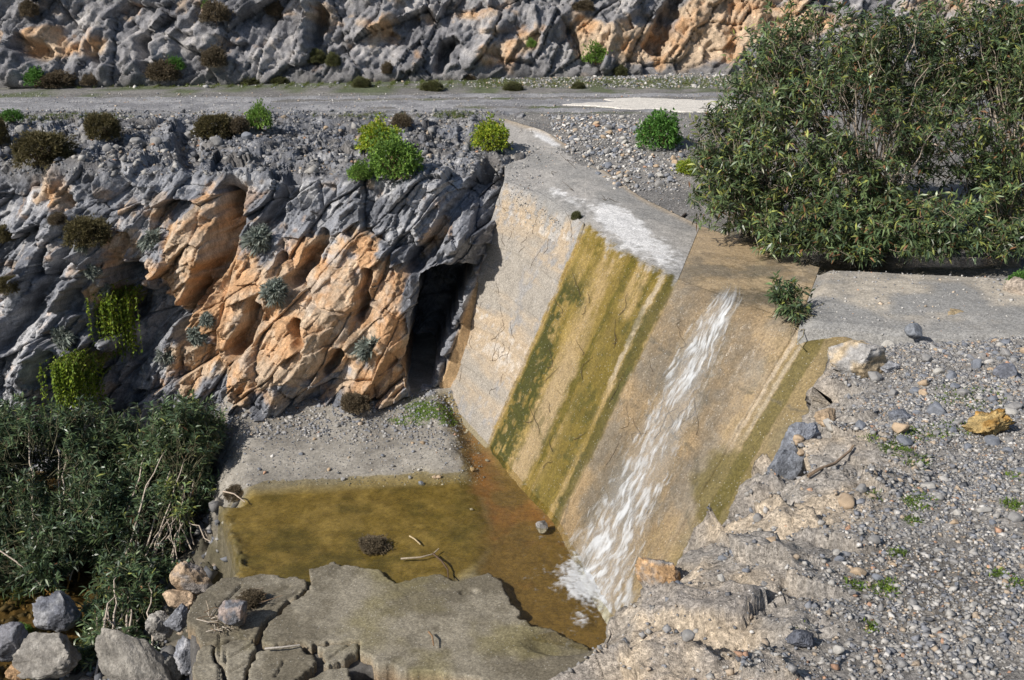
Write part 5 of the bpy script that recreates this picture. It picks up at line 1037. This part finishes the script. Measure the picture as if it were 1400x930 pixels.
cobbles(V[rng.choice(k, 60)], (0.085 * np.exp(0.25 * rng.normal(size=60))).clip(0.06, 0.14), 1502, 'on the heap beside the wing wall', 'stone', (5, 4, 2, 2, 0.8))
V, x, y, d = SURF['bed']
cobbles(np.array([pick('bed', a, b) for a, b in [(452, 640), (468, 654), (525, 622), (571, 640), (563, 652), (578, 660), (592, 652), (602, 651), (648, 641), (667, 627), (411, 618), (357, 640), (646, 694), (564, 604), (577, 603), (431, 598), (500, 600), (540, 636), (470, 590), (610, 630)]]), np.full(20, 0.045) * rng.uniform(0.7, 1.5, 20), 1503, 'on the shingle bar above the pool', 'pebble')
V, x, y, d = SURF['cliff']; k = np.where((y < 215) & (y > 160) & (x > 0) & (x < 690))[0]
cobbles(V[rng.choice(k, 36)], (0.13 * np.exp(0.3 * rng.normal(size=36))).clip(0.09, 0.22), 1504, 'in the rubble below the track', 'rock', (5, 5, 1, 0.6, 0.1))

def stick(label, pth, r, col, group=None, cat='twig', name='twig'):
    pth = np.asarray(pth, float); V, Fq = tubes([pth - pth[0]], [r], 5); o = mesh_obj(name, V, Fq, M_BARK, np.tile(col, (len(V), 1)), smooth=True); o.location = pth[0]; return tag(o, label, cat, group)
rng = np.random.default_rng(9)
for i in range(72):
    ps = ['dry tan panel', 'algae covered panel', 'wet panel', 'grey wing wall'][[0, 0, 0, 1, 1, 2, 2, 3][i % 8]]
    slo, shi, tlo, thi = {'dry tan panel': (0.15, 1.9, 0.1, 0.95), 'algae covered panel': (2.1, 3.9, 0.1, 0.95), 'wet panel': (4.1, 5.8, 0.2, 0.9), 'grey wing wall': (0.2, 3.0, 1.15, 1.9)}[ps]
    s0, t0 = rng.uniform(slo, shi), rng.uniform(tlo, thi); L = rng.uniform(0.18, 0.6); a = rng.choice([1.1, 1.5, 1.7, 2.3]) + rng.normal() * 0.2; kink = rng.normal() * 0.05
    pts = []
    for q in np.linspace(0, 1, 8):
        ss = s0 + math.cos(a) * q * L * 0.75 + kink * math.sin(q * 5) + 0.004 * rng.normal(); tt = t0 + math.sin(a) * q * L * 0.2 + 0.0008 * rng.normal()
        rr = int(np.clip(tt * (DNF - 1) if tt <= 1 else DNF + (tt - 1) * 124, 0, DV.shape[0] - 1)); c = int(np.clip(ss / 7 * (DNS - 1), 0, DNS - 1)); pts.append(DV[rr, c] + DN[rr, c] * (0.034 if ss < 2 or tt > 1 else 0.016))
    stick(f'thin dark dead twig stuck to the {ps}', pts, (0.0045, 0.0025), (0.08, 0.06, 0.04), f'dead twigs stuck to the {ps}')
drift = empty('driftwood', pick('slab2', 300, 845)); tag(drift, 'bleached driftwood twigs tangled against the blue grey boulder', 'driftwood')
pth, rd = [], []; b = np.array(drift.location)
for i in range(46):
    c = np.array(P(*[(296, 848), (285, 842), (318, 832), (340, 822), (300, 860)][i % 5], 0.10)) + rng.normal(size=3) * np.array((0.10, 0.08, 0.02)); a = rng.normal() * 0.7 + (0.6 if i % 2 else -0.5); L = rng.uniform(0.12, 0.4)
    e = c + np.array((math.cos(a), math.sin(a), 0.15 * rng.normal())) * L; e[2] = max(e[2], 0.1); pth.append(np.array([c, (c + e) / 2 + rng.normal(size=3) * 0.03, e]) - b); rd.append((0.008, 0.004))
V, Fq = tubes(pth, rd, 4); mesh_obj('twigs', V, Fq, M_BARK, np.repeat(pal(rng, len(pth), [(0.45, 0.40, 0.34), (0.30, 0.25, 0.19), (0.16, 0.11, 0.07)], (4, 3, 2)), 12, 0), drift)['kind'] = 'stuff'
for lb, pp, zz, rad, colr in [('pale crooked stick lying in the algae pool', [(548, 764), (575, 763), (592, 757), (600, 750)], 0.04, (0.016, 0.010), (0.38, 0.32, 0.24)), ('dark branching stick at the edge of the pool', [(592, 757), (604, 768), (612, 778), (613, 792)], 0.05, (0.016, 0.008), (0.09, 0.06, 0.04)), ('long bleached stick lying in the crack of the apron', [(362, 887), (385, 886), (410, 881)], 0.11, (0.016, 0.010), (0.42, 0.39, 0.35)),
    ('short brown forked stick on the wide apron slab', [(586, 864), (591, 871), (593, 882)], 0.13, (0.014, 0.010), (0.22, 0.14, 0.08)), ('pale stick on the algae beside the dark plant tuft', [(560, 733), (567, 738), (575, 744)], 0.03, (0.014, 0.010), (0.42, 0.33, 0.2)), ('bare stick on the drop at the left end of the pool', [(305, 672), (320, 676), (335, 686)], 0.05, (0.016, 0.008), (0.40, 0.33, 0.26))]:
    stick(lb, [P(a, b_, zz) + np.array((0, 0, 0.012 * math.sin(i * 2))) for i, (a, b_) in enumerate(pp)], rad, colr, cat='stick', name='stick')
stick('long brown root lying over the stones on the bank edge', [pick('bank', a, b_) + np.array((0, 0, 0.04)) for a, b_ in [(1100, 658), (1118, 645), (1140, 636), (1158, 624), (1165, 612)]], (0.016, 0.010), (0.22, 0.16, 0.11), cat='root', name='root')
stick('small black stick on the smooth gravel beside the wing wall', [pick('ground', 926, 304) + np.array((0, 0, 0.03)), pick('ground', 931, 299) + np.array((0, 0, 0.05)), pick('ground', 935, 294) + np.array((0, 0, 0.03))], (0.03, 0.02), (0.05, 0.04, 0.035), cat='stick', name='stick')
shrub('debris_tuft', 'dark tuft of dead plants stranded in the algae pool', 'debris', CU[1], CUS, 'bed', 512, 742, 20, 9)
shrub('debris_tuft', 'clump of brown dead roots stranded on the upper apron slab', 'debris', CU[1], CUS, 'slab2', 345, 815, 18, 10)
shrub('debris_tuft', 'dark flood debris heap at the left end of the pool', 'debris', CU[1], CUS, 'bed', 320, 672, 16, 8)
